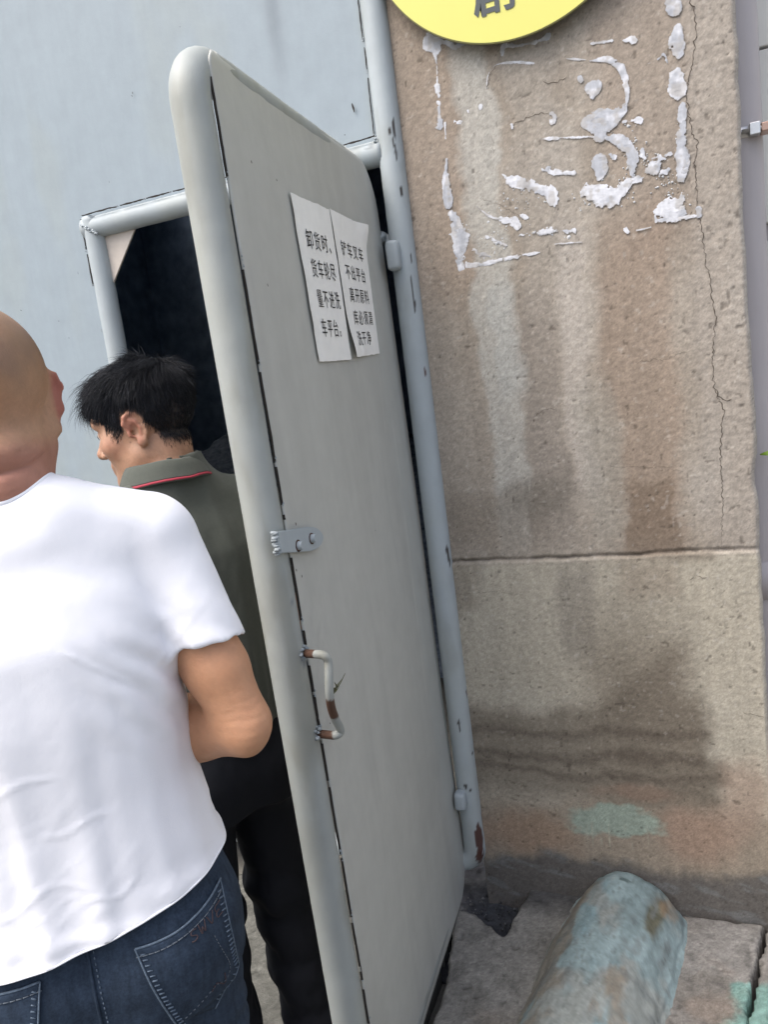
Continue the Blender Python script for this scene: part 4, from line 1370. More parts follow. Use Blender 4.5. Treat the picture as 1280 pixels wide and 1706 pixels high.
    hasp = new_obj('hasp_plate', bm_mesh('hasp_plate', bm, M_paint), DROOT)
    for px, py in ((499, 909), (521, 897)):
        q = on_door(px, py, 0.02)
        bm = bmesh.new()
        bmesh.ops.create_cone(bm, cap_ends=True, segments=20, radius1=0.0085, radius2=0.0075, depth=0.010)
        bmesh.ops.rotate(bm, verts=bm.verts, cent=(0, 0, 0), matrix=Matrix.Rotation(R(-90), 3, 'X'))
        bmesh.ops.translate(bm, verts=bm.verts, vec=(q[0], 0.0218, q[2]))
        new_obj('bolt', bm_mesh('bolt', bm, M_paint, False), hasp)
        V, F = sweep([(q[0], 0.0176, q[2]), (q[0], 0.0186, q[2])], 0.0108, 20)
        V += rng.normal(0, 0.0004, V.shape) * np.array([1, 0, 1])
        new_obj('rust_ring', np_mesh('rust_ring', V, F, M_rust), hasp)
    r_ = np.random.default_rng(8)
    V, F = [], []
    for k in range(18):
        p = np.array([pts[-1][0] + (pts[0][0] - pts[-1][0]) * k / 17, 0.010, hz + pts[-1][1] + (pts[0][1] - pts[-1][1]) * k / 17]) + r_.normal(0, 0.0014, 3)
        vv, ff = sweep([p - np.array([0, 0.004, 0]), p + np.array([0, 0.003, 0]), p + np.array([0, 0.0055, 0])], [0.0032, 0.0028, 0.001], 8)
        F += [tuple(i + len(V) for i in f_) for f_ in ff]
        V += list(vv)
    new_obj('weld_beads', np_mesh('weld_beads', np.array(V), F, M_bead), hasp, kind='stuff')
    # bent round-bar handle, welded on, paint rubbed off in patches
    hp = [on_door(508, 1088, 0.004), on_door(513, 1089, 0.015), on_door(529, 1090, 0.045), on_door(541, 1093, 0.060), on_door(547, 1103, 0.064), on_door(548, 1130, 0.064), on_door(549, 1155, 0.062),
          on_door(552, 1178, 0.058), on_door(559, 1198, 0.055), on_door(566, 1212, 0.054), on_door(567, 1220, 0.052), on_door(559, 1225, 0.045), on_door(545, 1224, 0.025), on_door(529, 1222, 0.004)]
    hp = smooth_path(hp, 8)
    V, F = sweep(resample(hp, 0.003), 0.0078, 18)
    C = paint_cols(V, 61, [], base=PAINT * np.array([0.84, .80, .73]), grime=0.7)
    nz = fbm(V[:, 0] * 90, V[:, 1] * 90, V[:, 2] * 60, seed=62)
    rust = np.array([0.085, 0.045, 0.030])
    for px, py, r in ((512, 1089, 0.016), (519, 1090, 0.010), (550, 1170, 0.014), (552, 1184, 0.012), (535, 1224, 0.016), (545, 1225, 0.014), (555, 1226, 0.010), (549, 1166, 0.010)):
        q = on_door(px, py, 0.05 if 1100 < py < 1215 else 0.02)
        d = np.abs(V[:, 2] - q[2]) / r if 1100 < py < 1215 else np.linalg.norm(V - q, axis=1) / (r * 1.5)
        C = mix(C, rust, sstep(1.0, 0.85, d + 0.3 * nz))
    handle = new_obj('door_handle', np_mesh('door_handle', V, F, M_paint_attr, C), DROOT)
    V, F = [], []
    for (px, py) in ((507, 1088), (529, 1222)):
        q0 = on_door(px, py, 0.006)
        for k in range(22):
            an = 2 * np.pi * k / 22
            p = np.array([q0[0] + 0.010 * np.cos(an), 0.007, q0[2] + 0.010 * np.sin(an)]) + r_.normal(0, 0.0022, 3)
            rr = r_.uniform(0.0022, 0.0040)
            vv, ff = sweep([p - np.array([0, rr, 0]), p, p + np.array([0, rr * 0.7, 0]), p + np.array([0, rr, 0])], [rr, rr, rr * 0.7, rr * 0.2], 8)
            F += [tuple(i + len(V) for i in f_) for f_ in ff]
            V += list(vv)
    new_obj('weld_beads', np_mesh('weld_beads', np.array(V), F, M_bead), handle, kind='stuff')
    # hinges on the door side
    for px, py, s in ((637, 408, 1.0), (768, 1320, 0.7)):
        q = on_door(px, py, 0.0)
        zc = q[2] - 0.005
        bm = bmesh.new()
        bmesh.ops.create_icosphere(bm, subdivisions=3, radius=0.016)
        for v in bm.verts:
            w = v.co.copy()
            v.co = Vector((w.x * 1.6, w.y * 1.0, w.z * 1.0)) * (1 + 0.18 * random.uniform(-1, 1))
            v.co += Vector((-0.060, 0.004, zc + 0.022 * s))
        hg = new_obj('hinge', bm_mesh('hinge', bm, M_paint, True), DROOT)
        V, F = sweep([(-0.068, 0.022, zc - 0.048 * s), (-0.068, 0.022, zc + 0.026 * s)], 0.0165, 24)
        new_obj('hinge_barrel', np_mesh('hinge_barrel', V, F, M_paint), hg)
    # tiny nicks in the paint
    for px, py, r in ((418, 270, 0.003), (460, 300, 0.0025), (445, 475, 0.003), (492, 873, 0.0035), (493, 950, 0.003), (502, 960, 0.003), (549, 1205, 0.002), (625, 884, 0.002)):
        q = on_door(px, py, 0.009)
        bm = bmesh.new()
        vv = [bm.verts.new((q[0] + r * 0.6 * math.cos(t) * random.uniform(.7, 1.2), 0.0102, q[2] + r * math.sin(t))) for t in np.linspace(0, 2 * math.pi, 7)[:-1]]
        bm.faces.new(vv)
        new_obj('paint_nick', bm_mesh('paint_nick', bm, M_gap), DROOT)


make_door()


def door_world(q):
    return DO + DM @ np.asarray(q)


# a dry twig caught behind the handle
def make_twig():
    pts = [on_door(546, 1172, 0.03), on_door(556, 1152, 0.03), on_door(566, 1140, 0.034), on_door(575, 1122, 0.04)]
    root_p = door_world(pts[0])
    rt = empty('twig', tuple(root_p), category='twig', label='thin dry twig caught behind the door handle')
    P = np.array([door_world(p) - root_p for p in smooth_path(pts, 5)])
    V, F = sweep(P, np.linspace(0.0016, 0.0006, len(P)), 7)
    new_obj('twig_stem', np_mesh('twig_stem', V, F, M_stem), rt)
    for k, (px, py) in enumerate(((566, 1143), (570, 1131), (561, 1148), (542, 1140), (540, 1142), (557, 1136))):
        q = door_world(on_door(px, py, 0.036)) - root_p
        b = P[min(len(P) - 1, 3 + k)]
        V, F = sweep([b, (b + q) / 2 + rng.normal(0, .001, 3), q], [0.0011, 0.0014, 0.0003], 6)
        new_obj('dry_bud', np_mesh('dry_bud', V, F, M_stem), rt)


make_twig()


# ------------------------------------------------------------------ paper notices
def make_notice(corners, lines, label, seed, curl=()):
    """corners in door coordinates: TL, TR, BR, BL (as read)"""
    q = [on_door(*c) for c in corners]
    tl, tr, br, bl = [np.array([p[0], p[2]]) for p in q]
    ctr = (tl + tr + br + bl) / 4
    root = empty('paper_notice', tuple(door_world((ctr[0], 0.0095, ctr[1]))), DROOT.rotation_euler, category='notice', label=label, group='paper notices on the door')
    n, m = 40, 60
    A, B = np.meshgrid(np.linspace(0, 1, n), np.linspace(0, 1, m), indexing='ij')
    pos = lambda a, b: (tl * (1 - a)[..., None] + tr * a[..., None]) * (1 - b)[..., None] + (bl * (1 - a)[..., None] + br * a[..., None]) * b[..., None]
    Q = pos(A, B)
    rag = 0.0012 * fbm(A * 9, B * 9, seed=seed)
    H = 0.0016 + 0.0014 * np.clip(fbm(A * 3, B * 4, seed=seed + 1), 0, 2) + 0.0012 * np.clip(fbm(A * 14, B * 5, seed=seed + 2), 0, 2) * sstep(0.2, 0.0, B)
    for (ca, cb, rad, hh) in curl:
        H = H + hh * np.exp(-(((A - ca) / rad) ** 2 + ((B - cb) / (rad * 0.8)) ** 2))
    lift = lambda a, b: float(np.interp(a, [0, 1], [0, 1])) * 0
    V = np.stack([Q[..., 0] - ctr[0] + rag, H, Q[..., 1] - ctr[1] + rag], -1).reshape(-1, 3)
    idx = np.arange(n * m).reshape(n, m)
    F = np.stack([idx[:-1, :-1].ravel(), idx[1:, :-1].ravel(), idx[1:, 1:].ravel(), idx[:-1, 1:].ravel()], 1)[:, ::-1]
    o = new_obj('paper_sheet', np_mesh('paper_sheet', V, F, M_paper), root)
    Hf = H
    for (txt, a0, a1, b, hgt) in lines:
        cnt = len(txt)
        for k, ch in enumerate(txt):
            a = a0 + (a1 - a0) * (k + 0.5) / cnt
            bb = b + 0.0
            c0 = pos(np.array(a), np.array(bb))
            me = text_mesh('printed_character', ch, 1.0, M_ink, bold=0.0)
            nv = len(me.vertices)
            co = np.empty(nv * 3)
            me.vertices.foreach_get('co', co)
            co = co.reshape(-1, 3)
            w = np.linalg.norm(tr - tl) * (a1 - a0) / cnt * 0.90
            hh = np.linalg.norm(bl - tl) * hgt * 0.92
            x = co[:, 0] * w
            z = co[:, 1] * hh
            aa = np.clip(a + x / np.linalg.norm(tr - tl), 0, 1)
            b2 = np.clip(bb - z / np.linalg.norm(bl - tl), 0, 1)
            P2 = pos(aa, b2)
            hy = Hf[np.clip((aa * (n - 1)).round().astype(int), 0, n - 1), np.clip((b2 * (m - 1)).round().astype(int), 0, m - 1)]
            out = np.stack([P2[:, 0] - ctr[0], hy + 0.0011, P2[:, 1] - ctr[1]], 1)
            me.vertices.foreach_set('co', out.astype(np.float32).ravel())
            me.update()
            new_obj('printed_character', me, root)


make_notice([(475, 323), (541, 351), (578, 600), (524, 604)],
            [('卸货时、', 0.18, 0.98, 0.255, 0.135), ('货车轮尽', 0.20, 0.90, 0.43, 0.135), ('量不进洗', 0.22, 0.90, 0.615, 0.135), ('车平台。', 0.19, 0.90, 0.80, 0.135)],
            'left one of two white paper notices on the grey door, four lines of black characters', 3)
make_notice([(542, 349), (598, 378), (626, 590), (581, 597)],
            [('铲车叉车', 0.14, 0.86, 0.25, 0.125), ('不出平台', 0.16, 0.84, 0.41, 0.125), ('离开原料', 0.18, 0.86, 0.57, 0.125), ('库必须清', 0.20, 0.90, 0.73, 0.125), ('洗干净', 0.20, 0.74, 0.88, 0.125)],
            'right one of two white paper notices on the grey door, five lines, bent top corner', 5,
            curl=((1.0, 0.0, 0.16, 0.014), (0.0, 1.0, 0.22, 0.010), (0.35, 0.96, 0.10, 0.004)))


# ------------------------------------------------------------------ organic bodies: smooth-blended distance fields, meshed with surface nets
class Field:
    def __init__(self, lo, hi, h):
        self.lo = np.array(lo, float)
        self.h = h
        self.n = np.ceil((np.array(hi) - self.lo) / h).astype(int) + 1
        self.D = np.full(self.n, 0.2, dtype=np.float32)
        self.ax = [(self.lo[i] + h * np.arange(self.n[i])).astype(np.float32) for i in range(3)]

    def op(self, fn, lo, hi, k=0.0, sub=False):
        s = []
        for i in range(3):
            a = int(max(0, math.floor((lo[i] - self.lo[i]) / self.h)))
            b = int(min(self.n[i], math.ceil((hi[i] - self.lo[i]) / self.h) + 1))
            if b <= a:
                return
            s.append(slice(a, b))
        X, Y, Z = self.ax[0][s[0]][:, None, None], self.ax[1][s[1]][None, :, None], self.ax[2][s[2]][None, None, :]
        d = fn(X, Y, Z).astype(np.float32)
        A = self.D[tuple(s)]
        if sub:
            d = -d
            if k > 0:
                h = np.maximum(k - np.abs(A - d), 0) / k
                self.D[tuple(s)] = np.maximum(A, d) + h * h * k * 0.25
            else:
                self.D[tuple(s)] = np.maximum(A, d)
        else:
            if k > 0:
                h = np.maximum(k - np.abs(A - d), 0) / k
                self.D[tuple(s)] = np.minimum(A, d) - h * h * k * 0.25
            else:
                self.D[tuple(s)] = np.minimum(A, d)

    def cap(self, a, b, r1, r2=None, k=0.01, sub=False, M=None, squash=None):
        """tapered capsule; M maps local to field coordinates; squash=(direction, factor) flattens it"""
        r2 = r1 if r2 is None else r2
        a, b = np.array(a, float), np.array(b, float)
        if M is not None:
            a, b = M[:3, :3] @ a + M[:3, 3], M[:3, :3] @ b + M[:3, 3]
            sc = np.linalg.det(M[:3, :3]) ** (1 / 3)
            r1, r2 = r1 * sc, r2 * sc
        ba = b - a
        L2 = float(ba @ ba) + 1e-12
        q = None
        if squash:
            q = np.array(squash[0], float)
            if M is not None:
                q = M[:3, :3] @ q
            q /= np.linalg.norm(q)
            f = 1.0 / squash[1] - 1.0

        def fn(X, Y, Z):
            px, py, pz = X - a[0], Y - a[1], Z - a[2]
            if q is not None:
                t = (px * q[0] + py * q[1] + pz * q[2]) * f
                px, py, pz = px + t * q[0], py + t * q[1], pz + t * q[2]
            t = np.clip((px * ba[0] + py * ba[1] + pz * ba[2]) / L2, 0, 1)
            d = np.sqrt((px - t * ba[0]) ** 2 + (py - t * ba[1]) ** 2 + (pz - t * ba[2]) ** 2) - (r1 + t * (r2 - r1))
            return d * (squash[1] ** 0.5 if squash and squash[1] < 1 else 1.0)
        m = max(r1, r2) * (max(1.0, squash[1]) if squash else 1) + k + 0.012
        self.op(fn, np.minimum(a, b) - m, np.maximum(a, b) + m, k, sub)

    def ell(self, c, r, k=0.01, sub=False, M=None, rot=None):
        c, r = np.array(c, float), np.array(r, float)
        Q = np.eye(3) if rot is None else np.array(rot)
        if M is not None:
            c = M[:3, :3] @ c + M[:3, 3]
            sc = np.linalg.det(M[:3, :3]) ** (1 / 3)
            r = r * sc
            Q = M[:3, :3] @ Q / sc
        Q = Q.T

        def fn(X, Y, Z):
            px, py, pz = X - c[0], Y - c[1], Z - c[2]
            u = (Q[0, 0] * px + Q[0, 1] * py + Q[0, 2] * pz) / r[0]
            v = (Q[1, 0] * px + Q[1, 1] * py + Q[1, 2] * pz) / r[1]
            w = (Q[2, 0] * px + Q[2, 1] * py + Q[2, 2] * pz) / r[2]
            k0 = np.sqrt(u * u + v * v + w * w)
            k1 = np.sqrt((u / r[0]) ** 2 + (v / r[1]) ** 2 + (w / r[2]) ** 2) + 1e-6
            return k0 * (k0 - 1) / k1
        m = r.max() + k + 0.012
        self.op(fn, c - m, c + m, k, sub)

    def chain(self, pts, rads, k=0.01, sub=False, M=None, squash=None):
        for i in range(len(pts) - 1):
            self.cap(pts[i], pts[i + 1], rads[i], rads[i + 1], k, sub, M, squash)

    def loft(self, tab, k=0.01, p=2.3, fold=None):
        """stack of rounded sections: rows (z, cx, cy, rx, ry)"""
        T = np.array(sorted(tab), float)
        zz = np.linspace(T[0, 0], T[-1, 0], 200)
        # smooth interpolation
        S = [np.interp(zz, T[:, 0], T[:, i]) for i in range(1, 5)]
        ker = np.hanning(13)
        ker /= ker.sum()
        S = [np.convolve(np.pad(s, 6, mode='edge'), ker, 'valid') for s in S]

        def fn(X, Y, Z):
            cx, cy, rx, ry = (np.interp(Z, zz, s) for s in S)
            u, v = np.abs(X - cx) / rx, np.abs(Y - cy) / ry
            g = (u ** p + v ** p) ** (1.0 / p)
            sc = np.minimum(rx, ry)
            if fold is not None:
                g = g - fold(np.arctan2(Y - cy, X - cx), Z) / sc
            d = (g - 1) * sc
            return np.maximum(d, np.maximum(T[0, 0] - Z, Z - T[-1, 0]))
        m = 0.05
        lo = np.array([(T[:, 1] - T[:, 3]).min() - m, (T[:, 2] - T[:, 4]).min() - m, T[0, 0] - m])
        hi = np.array([(T[:, 1] + T[:, 3]).max() + m, (T[:, 2] + T[:, 4]).max() + m, T[-1, 0] + m])
        self.op(fn, lo, hi, k)

    def mesh(self):
        D = self.D
        n = D.shape
        ins = D < 0
        c = np.zeros((n[0] - 1, n[1] - 1, n[2] - 1), np.int8)
        for dx in (0, 1):
            for dy in (0, 1):
                for dz in (0, 1):
                    c += ins[dx:n[0] - 1 + dx, dy:n[1] - 1 + dy, dz:n[2] - 1 + dz]
        act = (c > 0) & (c < 8)
        I = np.argwhere(act)
        idx = np.full(act.shape, -1, np.int32)
        idx[act] = np.arange(len(I))
        cor = {}
        for dx in (0, 1):
            for dy in (0, 1):
                for dz in (0, 1):
                    cor[(dx, dy, dz)] = D[I[:, 0] + dx, I[:, 1] + dy, I[:, 2] + dz]
        acc = np.zeros((len(I), 3))
        cnt = np.zeros(len(I))
        ks = list(cor)
        for a in ks:
            for ax in range(3):
                if a[ax]:
                    continue
                b = tuple(1 if i == ax else a[i] for i in range(3))
                va, vb = cor[a], cor[b]
                m = (va < 0) != (vb < 0)
                t = np.where(m, va / np.where(m, va - vb, 1), 0)
                p = np.array(a, float)[None, :].repeat(len(I), 0)
                p[:, ax] += t
                acc += p * m[:, None]
                cnt += m
        V = self.lo + self.h * (I + acc / cnt[:, None])
        quads = []
        for ax in range(3):
            o1, o2 = (ax + 1) % 3, (ax + 2) % 3
            sl0 = [slice(None)] * 3
            sl1 = [slice(None)] * 3
            sl0[ax] = slice(0, n[ax] - 1)
            sl1[ax] = slice(1, n[ax])
            m = ins[tuple(sl0)] != ins[tuple(sl1)]
            E = np.argwhere(m)
            E = E[(E[:, o1] > 0) & (E[:, o1] < n[o1] - 1) & (E[:, o2] > 0) & (E[:, o2] < n[o2] - 1)]
            flip = ins[E[:, 0], E[:, 1], E[:, 2]]

            def at(d1, d2):
                q = E.copy()
                q[:, o1] -= d1
                q[:, o2] -= d2
                return idx[q[:, 0], q[:, 1], q[:, 2]]
            q = np.stack([at(1, 1), at(0, 1), at(0, 0), at(1, 0)], 1)
            q[~flip] = q[~flip][:, ::-1]
            quads.append(q)
        return V, np.concatenate(quads)


def relax(V, F, it=2, lam=0.5):
    e = np.concatenate([F[:, [0, 1]], F[:, [1, 2]], F[:, [2, 3]], F[:, [3, 0]]])
    e = np.concatenate([e, e[:, ::-1]])
    deg = np.bincount(e[:, 0], minlength=len(V))[:, None]
    for s in (lam, -lam * 1.03) * it:
        A = np.stack([np.bincount(e[:, 0], V[e[:, 1], i], len(V)) for i in range(3)], 1) / np.maximum(deg, 1)
        V = V + s * (A - V)
    return V


def normals(V, F):
    n = np.cross(V[F[:, 2]] - V[F[:, 0]], V[F[:, 3]] - V[F[:, 1]])
    N = np.zeros_like(V)
    for i in range(4):
        for k in range(3):
            N[:, k] += np.bincount(F[:, i], n[:, k], len(V))
    return N / (np.linalg.norm(N, axis=1)[:, None] + 1e-12)


def tmat(loc, yaw=0.0, pitch=0.0, roll=0.0):
    m = Matrix.Translation(loc) @ Matrix.Rotation(yaw, 4, 'Z') @ Matrix.Rotation(-pitch, 4, 'X') @ Matrix.Rotation(roll, 4, 'Y')
    return np.array(m)


def head_field(F, M, jaw=1.0, fat=0.0, earout=0.45):
    """head in its own axes: origin between the ears, +y the face, +z the crown"""
    F.ell((0, -0.017, 0.045), (0.076, 0.098, 0.086), 0, M=M)
    F.ell((0, 0.012, 0.040), (0.069, 0.080, 0.080), 0.02, M=M)
    F.ell((0, 0.022, -0.035), (0.064 * jaw, 0.066, 0.078), 0.03, M=M)
    for s in (-1, 1):
        F.cap((s * 0.054 * jaw, 0.004, -0.050), (s * 0.020, 0.072, -0.093), 0.017, 0.015, 0.025, M=M)
        F.ell((s * 0.044, 0.058, -0.016), (0.022, 0.022, 0.020), 0.035, M=M)
    F.ell((0, 0.076, -0.090), (0.024, 0.019, 0.017), 0.02, M=M)
    F.cap((-0.040, 0.077, 0.036), (0.040, 0.077, 0.036), 0.014, 0.014, 0.018, M=M)
    for s in (-1, 1):
        F.ell((s * 0.032, 0.095, 0.014), (0.017, 0.014, 0.011), 0.014, sub=True, M=M)
        F.ell((s * 0.0315, 0.0755, 0.013), (0.0145, 0.0145, 0.0125), 0.004, M=M)
        F.cap((s * 0.018, 0.0885, 0.0145), (s * 0.045, 0.079, 0.013), 0.0022, 0.0020, 0.004, M=M)
    F.cap((0, 0.088, 0.022), (0, 0.111, -0.020), 0.0075, 0.0105, 0.012, M=M)
    F.ell((0, 0.110, -0.022), (0.012, 0.012, 0.010), 0.008, M=M)
    for s in (-1, 1):
        F.ell((s * 0.0135, 0.098, -0.027), (0.0085, 0.011, 0.0080), 0.006, M=M)
        F.ell((s * 0.0075, 0.103, -0.036), (0.0035, 0.005, 0.004), 0.003, sub=True, M=M)
    F.ell((0, 0.085, -0.054), (0.026, 0.012, 0.014), 0.012, M=M)
    F.cap((-0.021, 0.084, -0.0535), (0.021, 0.084, -0.0535), 0.0055, 0.0055, 0.006, M=M)
    F.cap((0, 0.0935, -0.0530), (0, 0.0935, -0.0530), 0.0055, 0.0055, 0.006, M=M)
    F.cap((-0.017, 0.085, -0.0655), (0.017, 0.085, -0.0655), 0.0065, 0.0065, 0.006, M=M)
    F.cap((-0.023, 0.094, -0.0592), (0.023, 0.094, -0.0592), 0.0022, 0.0022, 0.004, sub=True, M=M)


def ear_field(F, M, s, out=0.45, tilt=0.15, size=1.0, bowl=True, off=0.0):
    """one ear: rim, inner fold, bowl, tragus and lobe; s = +1 is the person's right"""
    # local frame of the auricle: u back-and-out, w up, n outward
    E = np.array(Matrix.Translation((s * (0.0735 + off), 0.002, -0.004)) @ Matrix.Rotation(-s * (0.20 + out), 4, 'Z') @ Matrix.Rotation(-tilt, 4, 'X'))
    M2 = M @ E @ np.diag([size, size, size, 1.0])
    sq = ((1, 0, 0), 0.42)
    F.ell((s * 0.004, -0.014, 0.006), (0.0055, 0.0175, 0.029), 0.006, M=M2)
    if bowl:
        F.ell((s * 0.009, -0.010, 0.000), (0.006, 0.0085, 0.013), 0.004, sub=True, M=M2)
    else:
        F.ell((s * 0.001, -0.010, -0.002), (0.010, 0.016, 0.026), 0.006, M=M2)
    rim = [(s * 0.004, 0.002, 0.006), (s * 0.007, 0.004, 0.020), (s * 0.008, -0.004, 0.031), (s * 0.008, -0.016, 0.0345), (s * 0.009, -0.027, 0.028), (s * 0.010, -0.0325, 0.014),
           (s * 0.010, -0.031, -0.001), (s * 0.009, -0.025, -0.014), (s * 0.008, -0.016, -0.024)]
    F.chain([np.array(p) for p in rim], [0.0032, 0.0040, 0.0042, 0.0044, 0.0046, 0.0046, 0.0043, 0.0042, 0.005], 0.003, M=M2)
    anti = [(s * 0.0085, -0.008, 0.024), (s * 0.009, -0.019, 0.014), (s * 0.009, -0.0205, 0.000), (s * 0.0085, -0.015, -0.012)]
    F.chain([np.array(p) for p in anti], [0.0025, 0.0032, 0.0034, 0.0034], 0.003, M=M2)
    F.ell((s * 0.007, -0.010, -0.026), (0.0055, 0.0105, 0.0105), 0.005, M=M2)
    F.ell((s * 0.005, 0.003, -0.003), (0.0045, 0.0048, 0.0075), 0.004, M=M2)
    if bowl:
        F.ell((s * 0.006, -0.0045, -0.002), (0.007, 0.0042, 0.006), 0.003, sub=True, M=M2)


def hand_field(F, wrist, d, palm_n, s, curl=0.5, k=0.008):
    """palm, four fingers of unequal length with two bends each, and a thumb leaving the side of the palm"""
    d = np.array(d, float) / np.linalg.norm(d)
    n = np.array(palm_n, float)
    n -= d * (n @ d)
    n /= np.linalg.norm(n)
    w = np.cross(d, n) * s                         # towards the thumb side
    W = np.array(wrist, float)
    F.cap(W, W + d * 0.03, 0.024, 0.026, 0.02, squash=(n, 0.72))
    for t in (-0.030, -0.010, 0.010, 0.028):
        F.cap(W + d * 0.015 + w * t * 0.55, W + d * 0.082 + w * t, 0.0135, 0.0115, 0.014)
    for t, L in ((-0.031, 0.056), (-0.0105, 0.070), (0.0105, 0.076), (0.030, 0.068)):
        p = W + d * 0.085 + w * t
        a = 0.0
        r = 0.0092
        for seg, c in ((0.46, 0.5), (0.31, 0.75), (0.23, 0.55)):
            a += c * curl
            q = p + (d * math.cos(a) + n * math.sin(a)) * L * seg
            F.cap(p, q, r, r - 0.0009, 0.004)
            p = q
            r -= 0.0009
    p = W + d * 0.024 + w * 0.024
    for v, L, r in ((d * 0.62 + w * 0.62 + n * 0.35, 0.040, 0.0125), (d * 0.85 + w * 0.30 + n * 0.45, 0.030, 0.0105), (d * 0.95 + n * 0.5, 0.025, 0.0092)):
        v = v / np.linalg.norm(v)
        F.cap(p, p + v * L, r, r - 0.001, 0.008)
        p = p + v * L


def cut_open(me, planes):
    """cut the cloth open along planes: (point, outward normal, centre, radius) - only what lies within radius of centre"""
    bm = bmesh.new()
    bm.from_mesh(me)
    for co, no, cen, rad in planes:
        co, no, cen = Vector(co), Vector(no).normalized(), Vector(cen)
        fs = [f for f in bm.faces if (f.calc_center_median() - cen).length < rad]
        g = set(fs)
        for f in fs:
            g.update(f.edges)
            g.update(f.verts)
        bmesh.ops.bisect_plane(bm, geom=list(g), plane_co=co, plane_no=no, clear_outer=True)
    # drop loose islands
    seen, best = set(), []
    bm.verts.ensure_lookup_table()
    for v in bm.verts:
        if v in seen:
            continue
        st, isl = [v], []
        seen.add(v)
        while st:
            a = st.pop()
            isl.append(a)
            for e in a.link_edges:
                b = e.other_vert(a)
                if b not in seen:
                    seen.add(b)
                    st.append(b)
        if len(isl) > len(best):
            best = isl
    keep = set(best)
    bmesh.ops.delete(bm, geom=[v for v in bm.verts if v not in keep], context='VERTS')
    loops = boundary_loops(bm)
    bm.to_mesh(me)
    bm.free()
    return loops


def sleeve(F, a, b, t1, r0, r1, k, lean=0.0, wall=0.006):
    """a sleeve blended into the shirt, cut square and hollow at its mouth"""
    a, b = np.array(a), np.array(b)
    d = b - a
    L = np.linalg.norm(d)
    d /= L
    S = Field.__new__(Field)
    S.lo, S.h, S.n, S.ax = F.lo, F.h, F.n, F.ax
    S.D = np.full(F.n, 0.2, dtype=np.float32)
    S.cap(a, a + d * L * (t1 + 0.3), r0, r1, 0)
    c = a + d * L * t1
    n = d + np.array([lean, 0, 0])
    n /= np.linalg.norm(n)
    big = 0.30
    S.op(lambda X, Y, Z: -((X - c[0]) * n[0] + (Y - c[1]) * n[1] + (Z - c[2]) * n[2]), c - big, c + big, 0.0, sub=True)
    S.cap(a + d * L * (t1 - 0.25), a + d * L * (t1 + 0.5), r0 - wall, r1 - wall, 0.0, sub=True)
    A, B = F.D, S.D
    h = np.maximum(k - np.abs(A - B), 0) / k
    F.D = np.minimum(A, B) - h * h * k * 0.25


def neck_hole(F, a, b, r):
    F.cap(a, b, r, r * 1.05, 0.0, sub=True)


def neck_ring(cloth, body, c, z0=1.36, z1=1.49):
    """the line round the neck where the cloth comes out of the skin: there the collar rib sits"""
    bc, bb = bvh_of(cloth), bvh_of(body)
    out = []
    for t in np.linspace(0, 2 * math.pi, 90, endpoint=False):
        u = Vector((math.cos(t), math.sin(t), 0))
        p = None
        for z in np.arange(z1, z0, -0.002):
            o = Vector((c[0], c[1], z)) + u * 0.4
            hb, hc = bb.ray_cast(o, -u, 0.4), bc.ray_cast(o, -u, 0.4)
            if hc[0] is not None and (hb[0] is None or hc[3] < hb[3] + 0.0008):
                p = (hc[0] if hb[0] is None else hb[0]) + u * 0.001
                break
        if p is not None:
            out.append(tuple(p))
    P = np.array(out)
    for _ in range(14):
        P = 0.5 * P + 0.25 * (np.roll(P, 1, 0) + np.roll(P, -1, 0))
    return P


def boundary_loops(bm):
    be = {e for e in bm.edges if len(e.link_faces) == 1}
    loops = []
    while be:
        e = be.pop()
        a, b = e.verts
        L = [a.co.copy(), b.co.copy()]
        cur = b
        while True:
            nx = next((x for x in cur.link_edges if x in be), None)
            if nx is None:
                break
            be.discard(nx)
            cur = nx.other_vert(cur)
            L.append(cur.co.copy())
        if len(L) > 12:
            loops.append(np.array([tuple(v) for v in L]))
    return loops


def closed_resample(L, step):
    P = np.vstack([L, L[:1]]) if np.linalg.norm(L[0] - L[-1]) > 1e-6 else L
    d = np.r_[0, np.cumsum(np.linalg.norm(np.diff(P, axis=0), axis=1))]
    m = max(12, int(d[-1] / step))
    t = np.linspace(0, d[-1], m, endpoint=False)
    Q = np.stack([np.interp(t, d, P[:, i]) for i in range(3)], 1)
    for _ in range(6):
        Q = 0.5 * Q + 0.25 * (np.roll(Q, 1, 0) + np.roll(Q, -1, 0))
    return Q


def ribbon_tube(name, pts, r, m, parent, closed=False, sides=8, flat=None):
    if closed:
        pts = np.vstack([pts, pts[:1]])
    V, F = sweep(pts, r, sides, caps=not closed)
    return new_obj(name, np_mesh(name, V, F, m), parent)


def shoes(root, feet):
    for (x, y, yaw) in feet:
        F = Field((-0.08, -0.13, -0.01), (0.08, 0.22, 0.14), 0.006)
        F.ell((0, -0.06, 0.045), (0.038, 0.05, 0.05), 0)
        F.cap((0, -0.06, 0.035), (0.006, 0.13, 0.028), 0.036, 0.034, 0.03)
        F.ell((0.004, 0.12, 0.03), (0.046, 0.075, 0.032), 0.03)
        F.cap((0, -0.03, 0.05), (0, -0.04, 0.12), 0.040, 0.036, 0.03)
        F.op(lambda X, Y, Z: -(Z - 0.0) + 0 * X + 0 * Y, (-1, -1, -1), (1, 1, 1), 0.0, sub=True) if False else None
        V, Q = F.mesh()
        V[:, 2] = np.maximum(V[:, 2], 0.0)
        c, s = math.cos(yaw), math.sin(yaw)
        V = np.stack([x + V[:, 0] * c - V[:, 1] * s, y + V[:, 0] * s + V[:, 1] * c, V[:, 2]], 1)
        new_obj('shoe', np_mesh('shoe', V, Q, M_shoe), root)


